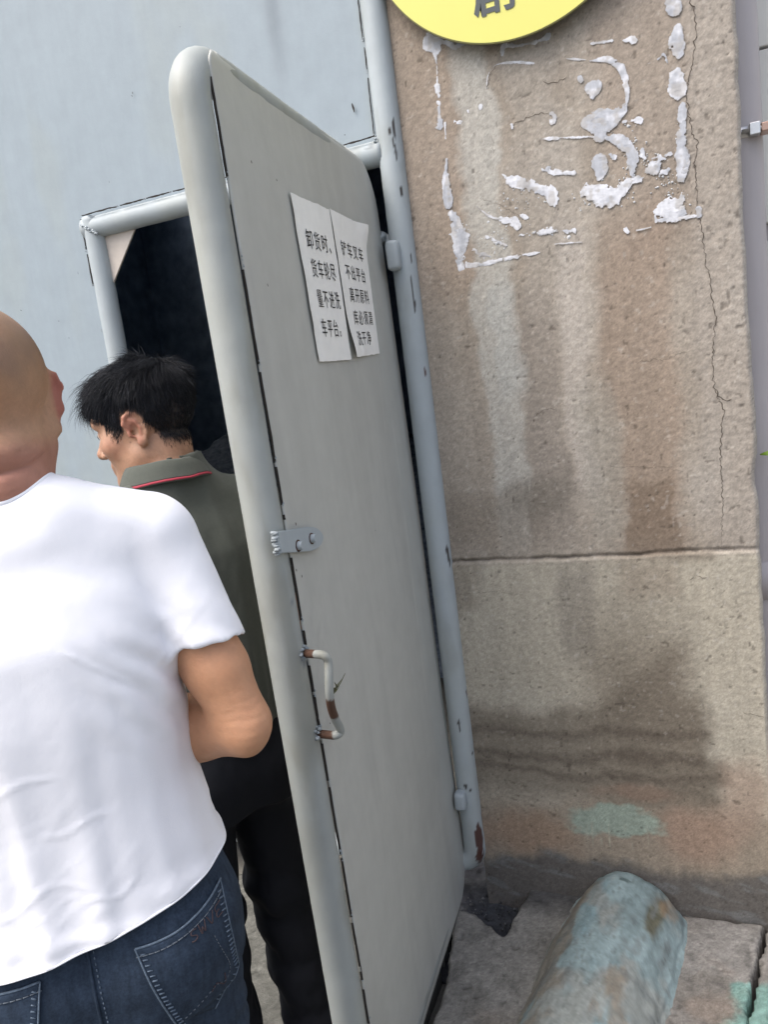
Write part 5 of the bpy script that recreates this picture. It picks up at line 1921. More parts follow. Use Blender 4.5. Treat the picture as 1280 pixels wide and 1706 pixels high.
def bvh_of(me):
    return BVHTree.FromPolygons([v.co.copy() for v in me.vertices], [tuple(p.vertices) for p in me.polygons])


def to_local(root, P):
    """world point -> local of a person root (yaw only)"""
    a = root.rotation_euler.z
    d = np.asarray(P) - np.array(root.location)
    c, s = math.cos(a), math.sin(a)
    return np.array([d[0] * c + d[1] * s, -d[0] * s + d[1] * c, d[2]])


def skin_colours(V, Mh, tone, red, beard=0.0, lips=True, extra=None, ear=(0.088, 0.016, 0.034, 0.042)):
    q = (V - Mh[:3, 3]) @ Mh[:3, :3]              # into head axes
    c = np.broadcast_to(tone, (len(V), 3)).copy()
    n1 = fbm(V[:, 0] * 18, V[:, 1] * 18, V[:, 2] * 18, seed=501)
    n2 = fbm(V[:, 0] * 90, V[:, 1] * 90, V[:, 2] * 90, seed=502, octaves=2)
    c = mix(c, tone * np.array([1.05, 0.95, 0.90]), 0.6 * sstep(-0.2, 0.6, n1))
    c *= (1 + 0.07 * n2 + 0.035 * rng.standard_normal(len(V)))[:, None]
    blot = sstep(0.45, 0.8, fbm(V[:, 0] * 45, V[:, 1] * 45, V[:, 2] * 45, seed=503))
    c = mix(c, tone * np.array([0.86, 0.78, 0.74]), 0.45 * blot)
    head = sstep(-0.30, -0.2, q[:, 2]) * (np.linalg.norm(q, axis=1) < 0.35)
    for s in (-1, 1):
        d = np.sqrt(((q[:, 0] - s * ear[0]) / ear[1]) ** 2 + ((q[:, 1] + 0.012) / ear[2]) ** 2 + ((q[:, 2]) / ear[3]) ** 2)
        c = mix(c, red, 0.8 * sstep(1.15, 0.7, d))
    if lips:
        d = np.sqrt((q[:, 0] / 0.026) ** 2 + ((q[:, 1] - 0.09) / 0.02) ** 2 + ((q[:, 2] + 0.0595) / 0.012) ** 2)
        c = mix(c, red * 0.75, 0.7 * sstep(1.1, 0.7, d))
    if beard:
        d = np.sqrt((q[:, 0] / 0.07) ** 2 + ((q[:, 1] - 0.06) / 0.06) ** 2 + ((q[:, 2] + 0.075) / 0.04) ** 2)
        c = mix(c, tone * 0.72, beard * sstep(1.1, 0.6, d))
    if extra:
        c = extra(c, q, V)
    return c


def eyes(root, Mh, M_body_name=None):
    for s in (-1, 1):
        p = Mh[:3, :3] @ np.array([s * 0.0315, 0.0772, 0.0125]) + Mh[:3, 3]
        bm = bmesh.new()
        bmesh.ops.create_uvsphere(bm, u_segments=20, v_segments=14, radius=0.0132)
        bmesh.ops.translate(bm, verts=bm.verts, vec=Vector(p))
        o = new_obj('eye', bm_mesh('eye', bm, M_eye, True), root)
        f = Mh[:3, :3] @ np.array([0, 1.0, -0.1])
        V, F = sweep([p + f * 0.0120, p + f * 0.0136], [0.0058, 0.0050], 18)
        new_obj('iris', np_mesh('iris', V, F, M_iris), o)


# ------------------------------------------------------------------ first man: shaved head, white T-shirt, jeans, back to us
def make_man1():
    root = empty('person', (-0.785, -1.285, ZG), (0, 0, R(41)), category='person',
                 label='man seen from behind with a shaved head, white T-shirt and dark blue jeans')
    Mh = tmat((-0.001, 0.032, 1.572), yaw=R(4), pitch=R(2), roll=R(-2))
    sh = {s: np.array([s * 0.170, -0.008, 1.372]) for s in (-1, 1)}
    el = {1: np.array([0.233, -0.068, 1.124]), -1: np.array([-0.236, -0.060, 1.126])}
    wr = {1: np.array([0.085, 0.155, 1.060]), -1: np.array([-0.080, 0.160, 1.06])}
    # --- body: head, neck, torso, arms and hands as one surface
    F = Field((-0.36, -0.20, 0.86), (0.36, 0.30, 1.74), 0.0034)
    F.loft([(0.86, 0, 0.0, 0.150, 0.105), (1.0, 0, 0.0, 0.155, 0.11), (1.2, 0, 0.0, 0.165, 0.11), (1.32, 0, -0.004, 0.165, 0.098), (1.385, 0, -0.006, 0.120, 0.078), (1.43, 0, -0.004, 0.075, 0.066)], 0)
    for s in (-1, 1):
        F.cap((s * 0.03, -0.020, 1.408), sh[s] + np.array([-s * 0.015, -0.006, 0.010]), 0.045, 0.038, 0.025)
        d = el[s] - sh[s]
        F.cap(sh[s], sh[s] + 0.35 * d, 0.050, 0.044, 0.03)
        F.cap(sh[s] + 0.3 * d, sh[s] + 0.70 * d, 0.044, 0.0415, 0.02)
        F.cap(sh[s] + 0.7 * d, el[s], 0.0415, 0.0360, 0.012)
        F.ell(el[s] + np.array([s * 0.004, -0.018, -0.012]), (0.017, 0.020, 0.022), 0.016)
        a, b = el[s], wr[s]
        F.cap(a + np.array([0, -0.010, -0.026]), a + 0.5 * (b - a) + np.array([0, 0, -0.028]), 0.011, 0.013, 0.02)
        F.cap(a + np.array([0, 0, -0.004]), a + 0.34 * (b - a), 0.0350, 0.0430, 0.018)
        F.cap(a + 0.34 * (b - a), b, 0.0430, 0.026, 0.02)
        hand_field(F, b, (b - a) * np.array([1.2, 0.6, 0.6]), (0, -0.9, -0.2), -s, 0.75)
    # thick neck
    F.cap((-0.006, -0.012, 1.36), Mh[:3, :3] @ np.array([-0.006, -0.022, -0.03]) + Mh[:3, 3], 0.062, 0.055, 0.03)
    head_field(F, Mh, jaw=0.92)
    F.ell((-0.004, -0.020, -0.050), (0.060, 0.074, 0.060), 0.025, M=Mh)
    # rolls at the nape
    for z, r, w in ((-0.052, 0.009, 0.044), (-0.090, 0.010, 0.042)):
        pts = [np.array([w * math.sin(t), -0.024 - 0.058 * math.cos(t), z - 0.010 * math.cos(t) + 0.004]) for t in np.linspace(-1.2, 1.2, 9)]
        F.chain(pts, [r * (0.45 + 0.55 * math.cos(t) ** 0.5) for t in np.linspace(-1.2, 1.2, 9)], 0.022, M=Mh)
    for s in (-1, 1):
        F.cap((s * 0.054, -0.012, -0.026), (s * 0.036, -0.020, -0.115), 0.014, 0.014, 0.015, M=Mh)
        ear_field(F, Mh, s, out=0.70, size=1.2, bowl=False, off=0.003)
    V, Q = F.mesh()
    V = relax(V, Q, 3)
    q = (V - Mh[:3, 3]) @ Mh[:3, :3]
    th = np.arctan2(q[:, 0], -(q[:, 1] + 0.024))
    dz = 0
    for z0, am, wd, sp in ((-0.066, 0.0030, 0.0030, 0.95), (-0.106, 0.0034, 0.0032, 0.80), (-0.048, 0.0008, 0.0024, 0.7), (-0.082, 0.0006, 0.0026, 0.5)):
        zc = z0 - 0.012 * np.cos(th) + 0.010 * th ** 2 + 0.0015 * fbm(th * 4, th * 0 + z0 * 100, seed=70)
        dz = dz + am * np.exp(-((q[:, 2] - zc) / wd) ** 2) * sstep(sp + 0.35, sp - 0.25, np.abs(th))
    V = V - normals(V, Q) * np.asarray(dz * (np.linalg.norm(q, axis=1) < 0.2))[:, None]
    Nn = normals(V, Q)
    for s in (-1, 1):
        e_ = V - (el[s] + np.array([0, -0.02, 0.012]))
        rr_ = np.linalg.norm(e_, axis=1)
        V = V - Nn * (0.0009 * np.exp(-(rr_ / 0.03) ** 2) * (0.5 + 0.5 * np.sin(e_[:, 2] * 520 + 3 * fbm(V[:, 0] * 40, V[:, 1] * 40, V[:, 2] * 40, seed=71))))[:, None]
    tone = lin(206, 160, 128, 1.5)
    red = lin(186, 104, 94, 1.5)

    def extra(c, q, V):
        # sun-browned scalp, ruddier neck and back of the neck
        top = sstep(-0.03, 0.05, q[:, 2]) * (np.abs(q[:, 0]) < 0.078)
        c = mix(c, lin(190, 150, 116, 1.5), 0.75 * top)
        stub = sstep(0.0, 0.03, q[:, 2]) * sstep(0.06, 0.02, q[:, 1])
        c = mix(c, lin(140, 114, 100, 1.5), 0.5 * stub * sstep(-0.3, 0.5, fbm(V[:, 0] * 14, V[:, 1] * 14, V[:, 2] * 14, seed=510)))
        nk = sstep(-0.035, -0.065, q[:, 2]) * (q[:, 2] > -0.26) * (np.abs(q[:, 0]) < 0.12)
        c = mix(c, lin(196, 134, 118, 1.5), 0.7 * nk)
        arm = (V[:, 2] < 1.33) & (np.abs(V[:, 0]) > 0.12)
        c[arm] = c[arm] * 0.4 + 0.6 * lin(214, 156, 118, 1.25)
        return c
    C = skin_colours(V, Mh, tone, red, extra=extra, ear=(0.094, 0.020, 0.044, 0.054))
    me = np_mesh('body', V, Q, M_skin, C)
    new_obj('body', me, root)
    body_me = me
    eyes(root, Mh)
    # --- T-shirt
    def fold(th, Z):
        low = np.clip((1.34 - Z) / 0.42, 0, 1)
        f = 0.0
        for a, w, am, tw in ((-1.92, 0.10, 0.010, 0.10), (-1.60, 0.13, -0.006, 0.0), (-1.28, 0.09, 0.006, -0.12), (-1.05, 0.08, -0.005, -0.2), (-0.75, 0.10, 0.006, -0.1), (-0.35, 0.13, -0.006, 0.0),
                             (-2.25, 0.12, 0.008, 0.1), (-2.6, 0.12, -0.006, 0.0), (0.5, 0.2, 0.006, 0), (1.2, 0.2, -0.005, 0), (1.9, 0.2, 0.006, 0), (2.6, 0.2, -0.005, 0)):
            f = f + 0.45 * am * np.exp(-((th - a - tw * low) / w) ** 2) * low
        return f
    F = Field((-0.38, -0.24, 0.60), (0.38, 0.24, 1.52), 0.0042)
    F.loft([(0.60, 0, -0.006, 0.196, 0.158), (0.82, 0, -0.006, 0.202, 0.158), (0.90, 0, -0.006, 0.198, 0.152), (0.98, 0, -0.004, 0.183, 0.138), (1.08, 0, -0.004, 0.170, 0.130), (1.20, 0, -0.008, 0.172, 0.130),
            (1.29, 0, -0.010, 0.176, 0.124), (1.345, 0, -0.010, 0.166, 0.106), (1.39, 0, -0.010, 0.130, 0.088), (1.425, 0, -0.010, 0.078, 0.076), (1.445, 0, -0.008, 0.050, 0.050), (1.46, 0, -0.008, 0.03, 0.03)], 0, p=2.25, fold=fold)
    for s in (-1, 1):
        F.cap((s * 0.048, -0.022, 1.424), sh[s] + np.array([-s * 0.012, -0.006, 0.022]), 0.060, 0.052, 0.04)
        F.cap((0, -0.030, 1.398), (s * 0.05, -0.022, 1.422), 0.057, 0.057, 0.02)
        sleeve(F, sh[s] + np.array([0, 0, 0.004]), el[s], 0.56, 0.054, 0.052, 0.020, lean=-s * 0.22, wall=0.0078)
    V, Q = F.mesh()
    V = relax(V, Q, 3)
    N = normals(V, Q)
    # draped wrinkles: armpit pulls, hem ripples, slack across the small of the back
    x, y, z = V.T
    w = 0
    back = sstep(0.05, -0.05, y)
    u = x * 0.75 - z * 0.66
    w = w + 0.0016 * sstep(1.12, 0.94, z) * np.sin((z * 1.0 + 0.55 * x * x * 6 - 0.35 * x) * 95 + 3 * fbm(x * 6, y * 6, z * 6, seed=601)) * sstep(0.02, 0.16, x) * (0.5 + 0.5 * sstep(-0.2, 0.5, fbm(x * 9, y * 9, z * 9, seed=602)))
    w = w + 0.0012 * sstep(0.99, 0.93, z) * np.sin(z * 160 + 5 * fbm(x * 5, y * 5, z * 5, seed=603) + x * 30)
    ap = np.exp(-(((x - 0.15) / 0.07) ** 2 + ((z - 1.22) / 0.08) ** 2))
    w = w + 0.0026 * ap * back * np.sin((x * 0.8 + z * 0.6) * 190 + 2 * fbm(x * 10, y * 10, z * 10, seed=604))
    slv = sstep(0.185, 0.215, np.abs(x)) * (z < 1.36)
    w = w + 0.0010 * slv * np.sin((z * 0.92 + np.abs(x) * 0.5 + 0.6 * y) * 85 + 4 * fbm(x * 7, y * 7, z * 7, seed=605)) * sstep(1.36, 1.28, z)
    w = w + 0.0026 * fbm(x * 7, y * 7, z * 4, seed=606, octaves=3) * sstep(1.38, 1.2, z)
    w = w + 0.0012 * fbm(x * 26, y * 26, z * 14, seed=607, octaves=2) * sstep(1.36, 1.1, z)
    for k, (cx, cz, fx, fz) in enumerate(((0.8, 0.6, 6, 26), (0.9, -0.43, 7, 24), (0.98, 0.1, 5, 30))):
        a_, b_ = x * cx + z * cz, z * cx - x * cz
        rg = np.exp(-(fbm(a_ * fx + 3 * k, b_ * fz, y * 6, seed=630 + k, octaves=2) / 0.07) ** 2)
        where = sstep(0.0, 0.5, fbm(x * 5 + k, y * 5, z * 5, seed=640 + k)) * (0.30 + 0.5 * sstep(1.08, 0.95, z) + 0.8 * ap)
        w = w + 0.0011 * rg * where * sstep(1.38, 1.25, z)
    # sharp little creases the photo shows across the lower back
    for x0, z0, L, am, cv, tl in ((-0.060, 1.135, 0.085, 0.0012, 0.008, 0.25), (0.02, 1.08, 0.05, 0.0010, 0.004, 0.1), (-0.05, 1.005, 0.10, 0.0010, 0.012, 0.0), (0.035, 0.985, 0.05, 0.0013, -0.006, 0.12), (0.075, 1.26, 0.04, 0.0016, 0.0, -0.9)):
        dx = x - x0
        zc = z0 + tl * dx + cv * np.sin(dx / L * 5)
        w = w + am * np.exp(-((z - zc) / 0.0035) ** 2) * sstep(L, L * 0.5, np.abs(dx)) * back
    V = V + N * np.asarray(w)[:, None]
    # the hem hangs lower at the back middle than at the side
    low = sstep(1.10, 0.90, V[:, 2])
    V[:, 2] += low * 0.002 * fbm(V[:, 0] * 14, V[:, 1] * 14, octaves=2, seed=611)
    me = np_mesh('t_shirt', V, Q, M_white_shirt)
    loops = cut_open(me, [((0, 0, 0.932), (0.10, 0, -1), (0, 0, 0.69), 0.38)])
    me.polygons.foreach_set('use_smooth', np.ones(len(me.polygons), dtype=bool))
    shirt = new_obj('t_shirt', me, root)
    md = shirt.modifiers.new('cloth', 'SOLIDIFY')
    md.thickness = 0.0016
    md.offset = -1
    for L in loops:
        ribbon_tube('bottom_hem', closed_resample(L, 0.006), 0.0014, M_white_shirt, shirt, True, 8)
    ribbon_tube('collar_rib', neck_ring(me, body_me, (0, -0.012)), 0.0030, M_white_shirt, shirt, True, 10)
    # --- jeans
    F = Field((-0.27, -0.23, 0.02), (0.27, 0.23, 1.12), 0.0052)
    F.loft([(0.78, 0, 0.0, 0.182, 0.132), (0.86, 0, -0.002, 0.184, 0.134), (0.94, 0, 0.0, 0.170, 0.122), (1.01, 0, 0.002, 0.160, 0.112), (1.08, 0, 0.004, 0.155, 0.108)], 0, p=2.2)
    for s in (-1, 1):
        F.ell((s * 0.082, -0.048, 0.86), (0.092, 0.088, 0.105), 0.05)
        F.cap((s * 0.092, 0, 0.82), (s * 0.105, 0.015, 0.47), 0.093, 0.066, 0.03)
        F.cap((s * 0.105, 0.015, 0.47), (s * 0.115, -0.015, 0.07), 0.066, 0.055, 0.03)
    V, Q = F.mesh()
    V = relax(V, Q, 3)
    N = normals(V, Q)
    x, y, z = V.T
    w = 0.003 * fbm(x * 12, y * 12, z * 9, seed=621) + 0.0025 * np.sin(z * 110 + 6 * fbm(x * 6, y * 6, z * 5, seed=622)) * (sstep(0.62, 0.5, z) * sstep(0.35, 0.45, z) + sstep(0.2, 0.08, z))
    w = w + 0.0025 * np.sin((z + 0.5 * np.abs(x)) * 120 + 4 * fbm(x * 8, y * 8, z * 8, seed=623)) * np.exp(-((z - 0.66) / 0.05) ** 2)
    V = V + N * w[:, None]
    me = np_mesh('jeans', V, Q, M_denim)
    cut_open(me, [((0, 0, 1.05), (0, 0, 1), (0, 0, 1.2), 0.35), ((0.115, 0, 0.05), (0, 0, -1), (0.115, 0, -0.05), 0.2), ((-0.115, 0, 0.05), (0, 0, -1), (-0.115, 0, -0.05), 0.2)])
    me.polygons.foreach_set('use_smooth', np.ones(len(me.polygons), dtype=bool))
    jeans = new_obj('jeans', me, root)
    bv = bvh_of(me)

    def on_back(px, pz, off=0.0):
        """onto the seat of the jeans, from behind"""
        r = bv.ray_cast(Vector((px, -0.5, pz)), Vector((0, 1, 0)))
        if r[0] is None:
            r = bv.find_nearest(Vector((px, -0.1, pz)))
        return np.array(r[0]) + np.array(r[1]) * off * (1 if r[1].y < 0 else -1)

    def seam(name, pts, r, m, parent, off=0.0012, step=0.004, sides=7):
        P = np.array([on_back(a, b, off) for a, b in resample(np.array(pts, float), step)])
        for _ in range(2):
            P[1:-1] = 0.5 * P[1:-1] + 0.25 * (P[:-2] + P[2:])
        return ribbon_tube(name, P, r, m, parent, False, sides)

    def dashes(name, pts, m, parent, dash=0.007, gap=0.005, r=0.0011, off=0.0022, across=0.0):
        P2 = resample(np.array(pts, float), 0.001)
        V_, F_ = [], []
        n = int((dash + gap) / 0.001)
        for i in range(0, len(P2) - int(dash / 0.001), n):
            seg = P2[i:i + int(dash / 0.001) + 1:3]
            if across:
                t = P2[min(i + 4, len(P2) - 1)] - P2[i]
                t /= np.linalg.norm(t) + 1e-9
                nn_ = np.array([-t[1], t[0]])
                seg = np.array([P2[i] - nn_ * across, P2[i] + t * 0.002 + nn_ * across])
            P = np.array([on_back(a, b, off) for a, b in seg])
            vv, ff = sweep(P, r * rng.uniform(.8, 1.2), 6)
            F_ += [tuple(k + len(V_) for k in f) for f in ff]
            V_ += list(vv)
        if V_:
            new_obj(name, np_mesh(name, np.array(V_), F_, m), parent, kind='stuff')

    for s in (1, -1):
        tl, tr = np.array([0.054, 0.906]), np.array([0.166, 0.918])
        br, bl, bt = np.array([0.170, 0.785]), np.array([0.088, 0.752]), np.array([0.130, 0.735])
        outl = [tl, tr, br, bt, bl]
        outl = [np.array([s * p[0], p[1]]) for p in outl]
        TL, TR, BR, BT, BL = outl
        n = 34
        A, B = np.meshgrid(np.linspace(0, 1, n), np.linspace(0, 1, n), indexing='ij')
        top = TL * (1 - A)[..., None] + TR * A[..., None]
        top[..., 1] -= 0.006 * np.sin(np.pi * A)
        bot = np.where((A < 0.5)[..., None], BL + (BT - BL) * (A * 2)[..., None], BT + (BR - BT) * (A * 2 - 1)[..., None])
        G = top * (1 - B)[..., None] + bot * B[..., None]
        P = np.array([on_back(a, b, 0.0024) for a, b in G.reshape(-1, 2)]).reshape(n, n, 3)
        P[:, :2, 1] -= 0.0014
        idx = np.arange(n * n).reshape(n, n)
        Fq = np.stack([idx[:-1, :-1].ravel(), idx[:-1, 1:].ravel(), idx[1:, 1:].ravel(), idx[1:, :-1].ravel()], 1)
        if s < 0:
            Fq = Fq[:, ::-1]
        pk = new_obj('back_pocket', np_mesh('back_pocket', P.reshape(-1, 3), Fq, M_denim), jeans)
        md = pk.modifiers.new('t', 'SOLIDIFY')
        md.thickness = 0.0022
        md.offset = -1
        pk['_'] = 0
        del pk['_']
        edge = lambda a, b: [a + (b - a) * t for t in np.linspace(0, 1, 12)]
        tp = [np.array([top[i, 0, 0], top[i, 0, 1]]) for i in range(0, n, 3)]
        seam('pocket_edge', tp, 0.0015, M_denim_worn, jeans, 0.0036)
        seam('pocket_edge', edge(TL, BL), 0.0012, M_denim_worn, jeans, 0.0030)
        seam('pocket_edge', edge(TR, BR), 0.0010, M_denim_worn, jeans, 0.0030)
        seam('pocket_edge', edge(BR, BT), 0.0010, M_denim_worn, jeans, 0.0030)
        inn = lambda p, q, t: [a + (BT + np.array([0, 0.09]) - a) * t for a in edge(p, q)]
        dashes('stitches', inn(TL, BL, 0.10), M_denim_worn, jeans, 0.003, 0.0045, 0.0009, 0.0030, across=0.0028)
        dashes('stitches', inn(TR, BR, 0.09), M_denim_worn, jeans, 0.003, 0.0045, 0.0009, 0.0030, across=0.0028)
        dashes('stitches', inn(BR, BT, 0.09), M_denim_worn, jeans, 0.003, 0.0045, 0.0009, 0.0030, across=0.0026)
        dashes('stitches', [p + np.array([0, -0.010]) for p in tp], M_palethread, jeans, 0.006, 0.001, 0.0007, 0.0032)
        # swoosh and lettering embroidered on the pocket
        sw = smooth_path([BL + np.array([s * -0.006, 0.026]), BL + np.array([s * 0.014, 0.034]), BT + np.array([s * 0.006, 0.064]), BT + np.array([s * 0.020, 0.056]), BT + np.array([s * 0.028, 0.080]), TR + np.array([-s * 0.022, -0.040])], 8)
        dashes('stitches', sw, M_palethread, jeans, 0.005, 0.001, 0.0006, 0.0030)
        zz_ = smooth_path([BT + np.array([s * 0.0, 0.060]), BT + np.array([s * 0.008, 0.067]), BT + np.array([s * 0.018, 0.052]), BT + np.array([s * 0.020, 0.075])], 6)
        dashes('stitches', zz_, M_thread, jeans, 0.004, 0.001, 0.0010, 0.0030)
        if s > 0:
            gl = {'S': [(1, .85), (.5, 1), (0, .8), (.2, .55), (.8, .45), (1, .2), (.5, 0), (0, .15)], 'W': [(0, 1), (.25, 0), (.5, .7), (.75, 0), (1, 1)], 'V': [(0, 1), (.5, 0), (1, 1)], 'E': [(1, 1), (0, 1), (0, .5), (.8, .5), (0, .5), (0, 0), (1, 0)]}
            ax = (TR - TL) / np.linalg.norm(TR - TL)
            ay = np.array([-ax[1], ax[0]])
            for k, ch in enumerate('SWVE'):
                o = TL + ax * (0.062 + 0.0115 * k) - ay * 0.030
                pts = [o + ax * 0.0085 * a + ay * 0.014 * b for a, b in gl[ch]]
                seam('embroidered_letter', pts, 0.0009, M_thread, jeans, 0.0030, 0.002, 6)
    seam('centre_seam', [(0, 1.02), (0, 0.66)], 0.0022, M_denim, jeans, 0.0008)
    dashes('stitches', [(0.007, 1.02), (0.007, 0.66)], M_denim_worn, jeans, 0.004, 0.003, 0.0008, 0.0012)
    seam('yoke_seam', [(0, 0.918), (0.06, 0.926), (0.12, 0.942), (0.165, 0.958)], 0.0018, M_denim, jeans, 0.0008)
    seam('yoke_seam', [(0, 0.918), (-0.06, 0.926), (-0.12, 0.942), (-0.165, 0.958)], 0.0018, M_denim, jeans, 0.0008)
    shoes(root, [(0.118, 0.03, R(-8)), (-0.118, 0.03, R(8))])
    return root


man1 = make_man1()


# ------------------------------------------------------------------ second man: black hair, olive polo shirt, black trousers, in the doorway
def make_man2():
    root = empty('person', (-0.955, -0.735, ZG), (0, 0, R(62)), category='person',
                 label='man with black hair and an olive polo shirt standing at the doorway, face turned left')
    Mh = tmat((-0.010, 0.054, 1.518), yaw=R(42), pitch=R(11), roll=R(0))
    sh = {s: np.array([s * 0.172, -0.004, 1.330]) for s in (-1, 1)}
    el = {1: np.array([0.225, 0.0, 1.055]), -1: np.array([-0.225, 0.02, 1.055])}
    wr = {1: np.array([0.190, 0.195, 0.93]), -1: np.array([-0.17, 0.205, 0.95])}
    F = Field((-0.34, -0.18, 0.80), (0.34, 0.36, 1.70), 0.0032)
    F.loft([(0.80, 0, 0, 0.140, 0.095), (1.0, 0, 0.0, 0.140, 0.10), (1.2, 0, 0.0, 0.160, 0.105), (1.28, 0, 0.0, 0.155, 0.095), (1.35, 0, 0.0, 0.115, 0.072), (1.40, 0, 0.004, 0.065, 0.058)], 0)
    for s in (-1, 1):
        F.cap((s * 0.03, -0.01, 1.385), sh[s] + np.array([-s * 0.015, -0.004, 0.014]), 0.042, 0.038, 0.05)
        F.cap(sh[s], sh[s] + 0.4 * (el[s] - sh[s]), 0.054, 0.047, 0.04)
        F.cap(sh[s] + 0.4 * (el[s] - sh[s]), el[s], 0.047, 0.038, 0.03)
        a, b = el[s], wr[s]
        F.cap(a, a + 0.35 * (b - a), 0.039, 0.040, 0.02)
        F.cap(a + 0.35 * (b - a), b, 0.040, 0.026, 0.03)
        hand_field(F, b, b - a, (-s * 0.9, 0, -0.3), s, 0.5)
    ctr = Mh[:3, :3] @ np.array([0, -0.020, -0.04]) + Mh[:3, 3]
    F.cap((-0.006, 0.010, 1.34), ctr, 0.060, 0.058, 0.03)
    head_field(F, Mh, jaw=1.0)
    # throat and jaw side, sinew folds running down under the turned jaw
    F.cap((0, 0.028, -0.060), (0, -0.012, -0.150), 0.048, 0.050, 0.03, M=Mh)
    for k, (x0, y0) in enumerate(((-0.050, 0.030), (-0.056, 0.015), (-0.060, 0.0))):
        F.cap((x0, y0, -0.070), (x0 * 0.80, y0 - 0.020, -0.150), 0.0060, 0.0075, 0.010, M=Mh)
    for k, (x0, y0) in enumerate(((-0.058, 0.024), (-0.062, 0.008), (-0.063, -0.012))):
        F.cap((x0, y0, -0.062), (x0 * 0.86, y0 - 0.020, -0.150), 0.0020, 0.0022, 0.005, sub=True, M=Mh)
    for s in (-1, 1):
        ear_field(F, Mh, s, out=0.28, tilt=0.22)
    V, Q = F.mesh()
    V = relax(V, Q, 2)
    tone = lin(196, 152, 124, 1.45)
    red = lin(200, 134, 112, 1.45)

    def hairline(q):
        """height of the hairline round the head: positive inside the hair"""
        y = q[:, 1]
        zl = np.interp(y, [-0.13, -0.10, -0.07, -0.048, -0.035, -0.022, -0.002, 0.012, 0.016, 0.034, 0.040, 0.056, 0.066, 0.080, 0.11],
                       [-0.056, -0.060, -0.056, -0.044, -0.006, 0.030, 0.040, 0.034, -0.002, -0.012, -0.004, 0.020, 0.044, 0.070, 0.084])
        return q[:, 2] - zl

    def extra(c, q, V):
        d = hairline(q) + 0.006 * fbm(q[:, 0] * 70, q[:, 1] * 70, q[:, 2] * 70, seed=530)
        m = sstep(-0.004, 0.022, d) * (np.linalg.norm(q, axis=1) < 0.19) * (np.abs(q[:, 0]) < 0.079)
        c = mix(c, np.array([0.012, 0.012, 0.014]), 0.96 * m)
        ck = np.sqrt(((q[:, 1] - 0.055) / 0.03) ** 2 + ((q[:, 2] + 0.02) / 0.03) ** 2)
        c = mix(c, lin(206, 146, 122, 1.45), 0.4 * sstep(1.2, 0.3, ck) * (np.abs(q[:, 0]) > 0.03))
        mole = np.linalg.norm(q - np.array([-0.070, 0.012, -0.020]), axis=1)
        c = mix(c, np.array([0.08, 0.04, 0.03]), 0.8 * sstep(0.0035, 0.0015, mole))
        return c
    C = skin_colours(V, Mh, tone, red, beard=0.25, extra=extra)
    me = np_mesh('body', V, Q, M_skin, C)
    new_obj('body', me, root)
    eyes(root, Mh)
    N = normals(V, Q)
    # --- hair: thousands of tapered strands following the skull, lifted and ruffled on top and in front
    q = (V - Mh[:3, 3]) @ Mh[:3, :3]
    nq = N @ Mh[:3, :3]
    d = hairline(q)
    sel = (d > -0.003) & (np.linalg.norm(q, axis=1) < 0.19) & (np.abs(q[:, 0]) < 0.0785) & (q[:, 1] < 0.093)
    # keep off the ears
    for s in (-1, 1):
        sel &= ~((np.abs(q[:, 0] - s * 0.088) < 0.016) & (q[:, 1] < 0.012) & (q[:, 1] > -0.045) & (q[:, 2] < 0.036))
    ids = np.nonzero(sel)[0]
    top = sstep(0.055, 0.105, q[:, 2])
    ids = np.concatenate([ids, ids, ids[top[ids] > 0.3], ids[(top[ids] > 0.15) & (q[ids, 1] > 0.0)]])
    ids = ids[rng.random(len(ids)) < sstep(-0.003, 0.022, d[ids]) * 0.92 + 0.08]
    m = len(ids)
    p = q[ids] + rng.normal(0, 0.0012, (m, 3))
    n = nq[ids]
    tp = top[ids]
    front = sstep(0.02, 0.085, p[:, 1]) * sstep(0.04, 0.08, p[:, 2])
    crown = np.array([0.012, -0.050, 0.125])
    fl = p - crown
    fl[:, 2] -= 0.03
    fl[:, 1] += 0.030 * tp
    fl[:, 0] += rng.normal(0, 0.012, m)
    fl -= n * (fl * n).sum(1)[:, None]
    fl /= np.linalg.norm(fl, axis=1)[:, None] + 1e-9
    # whorls: clumps share a ruffled direction
    cl = np.stack([vnoise(p[:, 0] * 55 + 9 * k, p[:, 1] * 55, p[:, 2] * 55, seed=540 + k) for k in range(3)], 1)
    fl += cl * (0.22 + 0.40 * tp)[:, None]
    fl += rng.normal(0, 0.10, (m, 3)) * (0.5 + tp)[:, None]
    fl /= np.linalg.norm(fl, axis=1)[:, None] + 1e-9
    t2 = sstep(0.02, 0.125, p[:, 2])
    L = (0.007 + 0.010 * sstep(-0.03, 0.06, p[:, 2]) + 0.027 * t2 + 0.016 * front * rng.random(m)) * rng.uniform(0.65, 1.25, m)
    wisp = (rng.random(m) < 0.30 * front + 0.05) * (tp > 0.2) * (p[:, 1] > 0.01)
    L = L * (1 + 0.6 * wisp * rng.random(m))
    lift = 0.10 + 0.20 * t2 + 0.16 * t2 * sstep(-0.05, 0.05, p[:, 1]) + 0.16 * front + 0.35 * wisp * rng.random(m)
    segs = 5
    P = [p - n * 0.001]
    cur = p.copy()
    for k in range(segs):
        t = k / (segs - 1)
        dr = fl * (0.75 + 0.4 * t) + n * (lift * (1.25 - 1.45 * t) - 0.05 * (1 - tp))[:, None]
        dr[:, 2] -= 0.55 * t * t * (1 - 0.4 * wisp) * tp + 0.15 * t
        dr += 0.22 * t * cl
        dr /= np.linalg.norm(dr, axis=1)[:, None]
        cur = cur + dr * (L / segs)[:, None]
        # never inside the skull
        P.append(cur.copy())
    P = np.stack(P, 1) @ Mh[:3, :3].T + Mh[:3, 3]
    T = P[:, -1] - P[:, 0]
    s1 = np.cross(T, rng.normal(0, 1, (m, 3)))
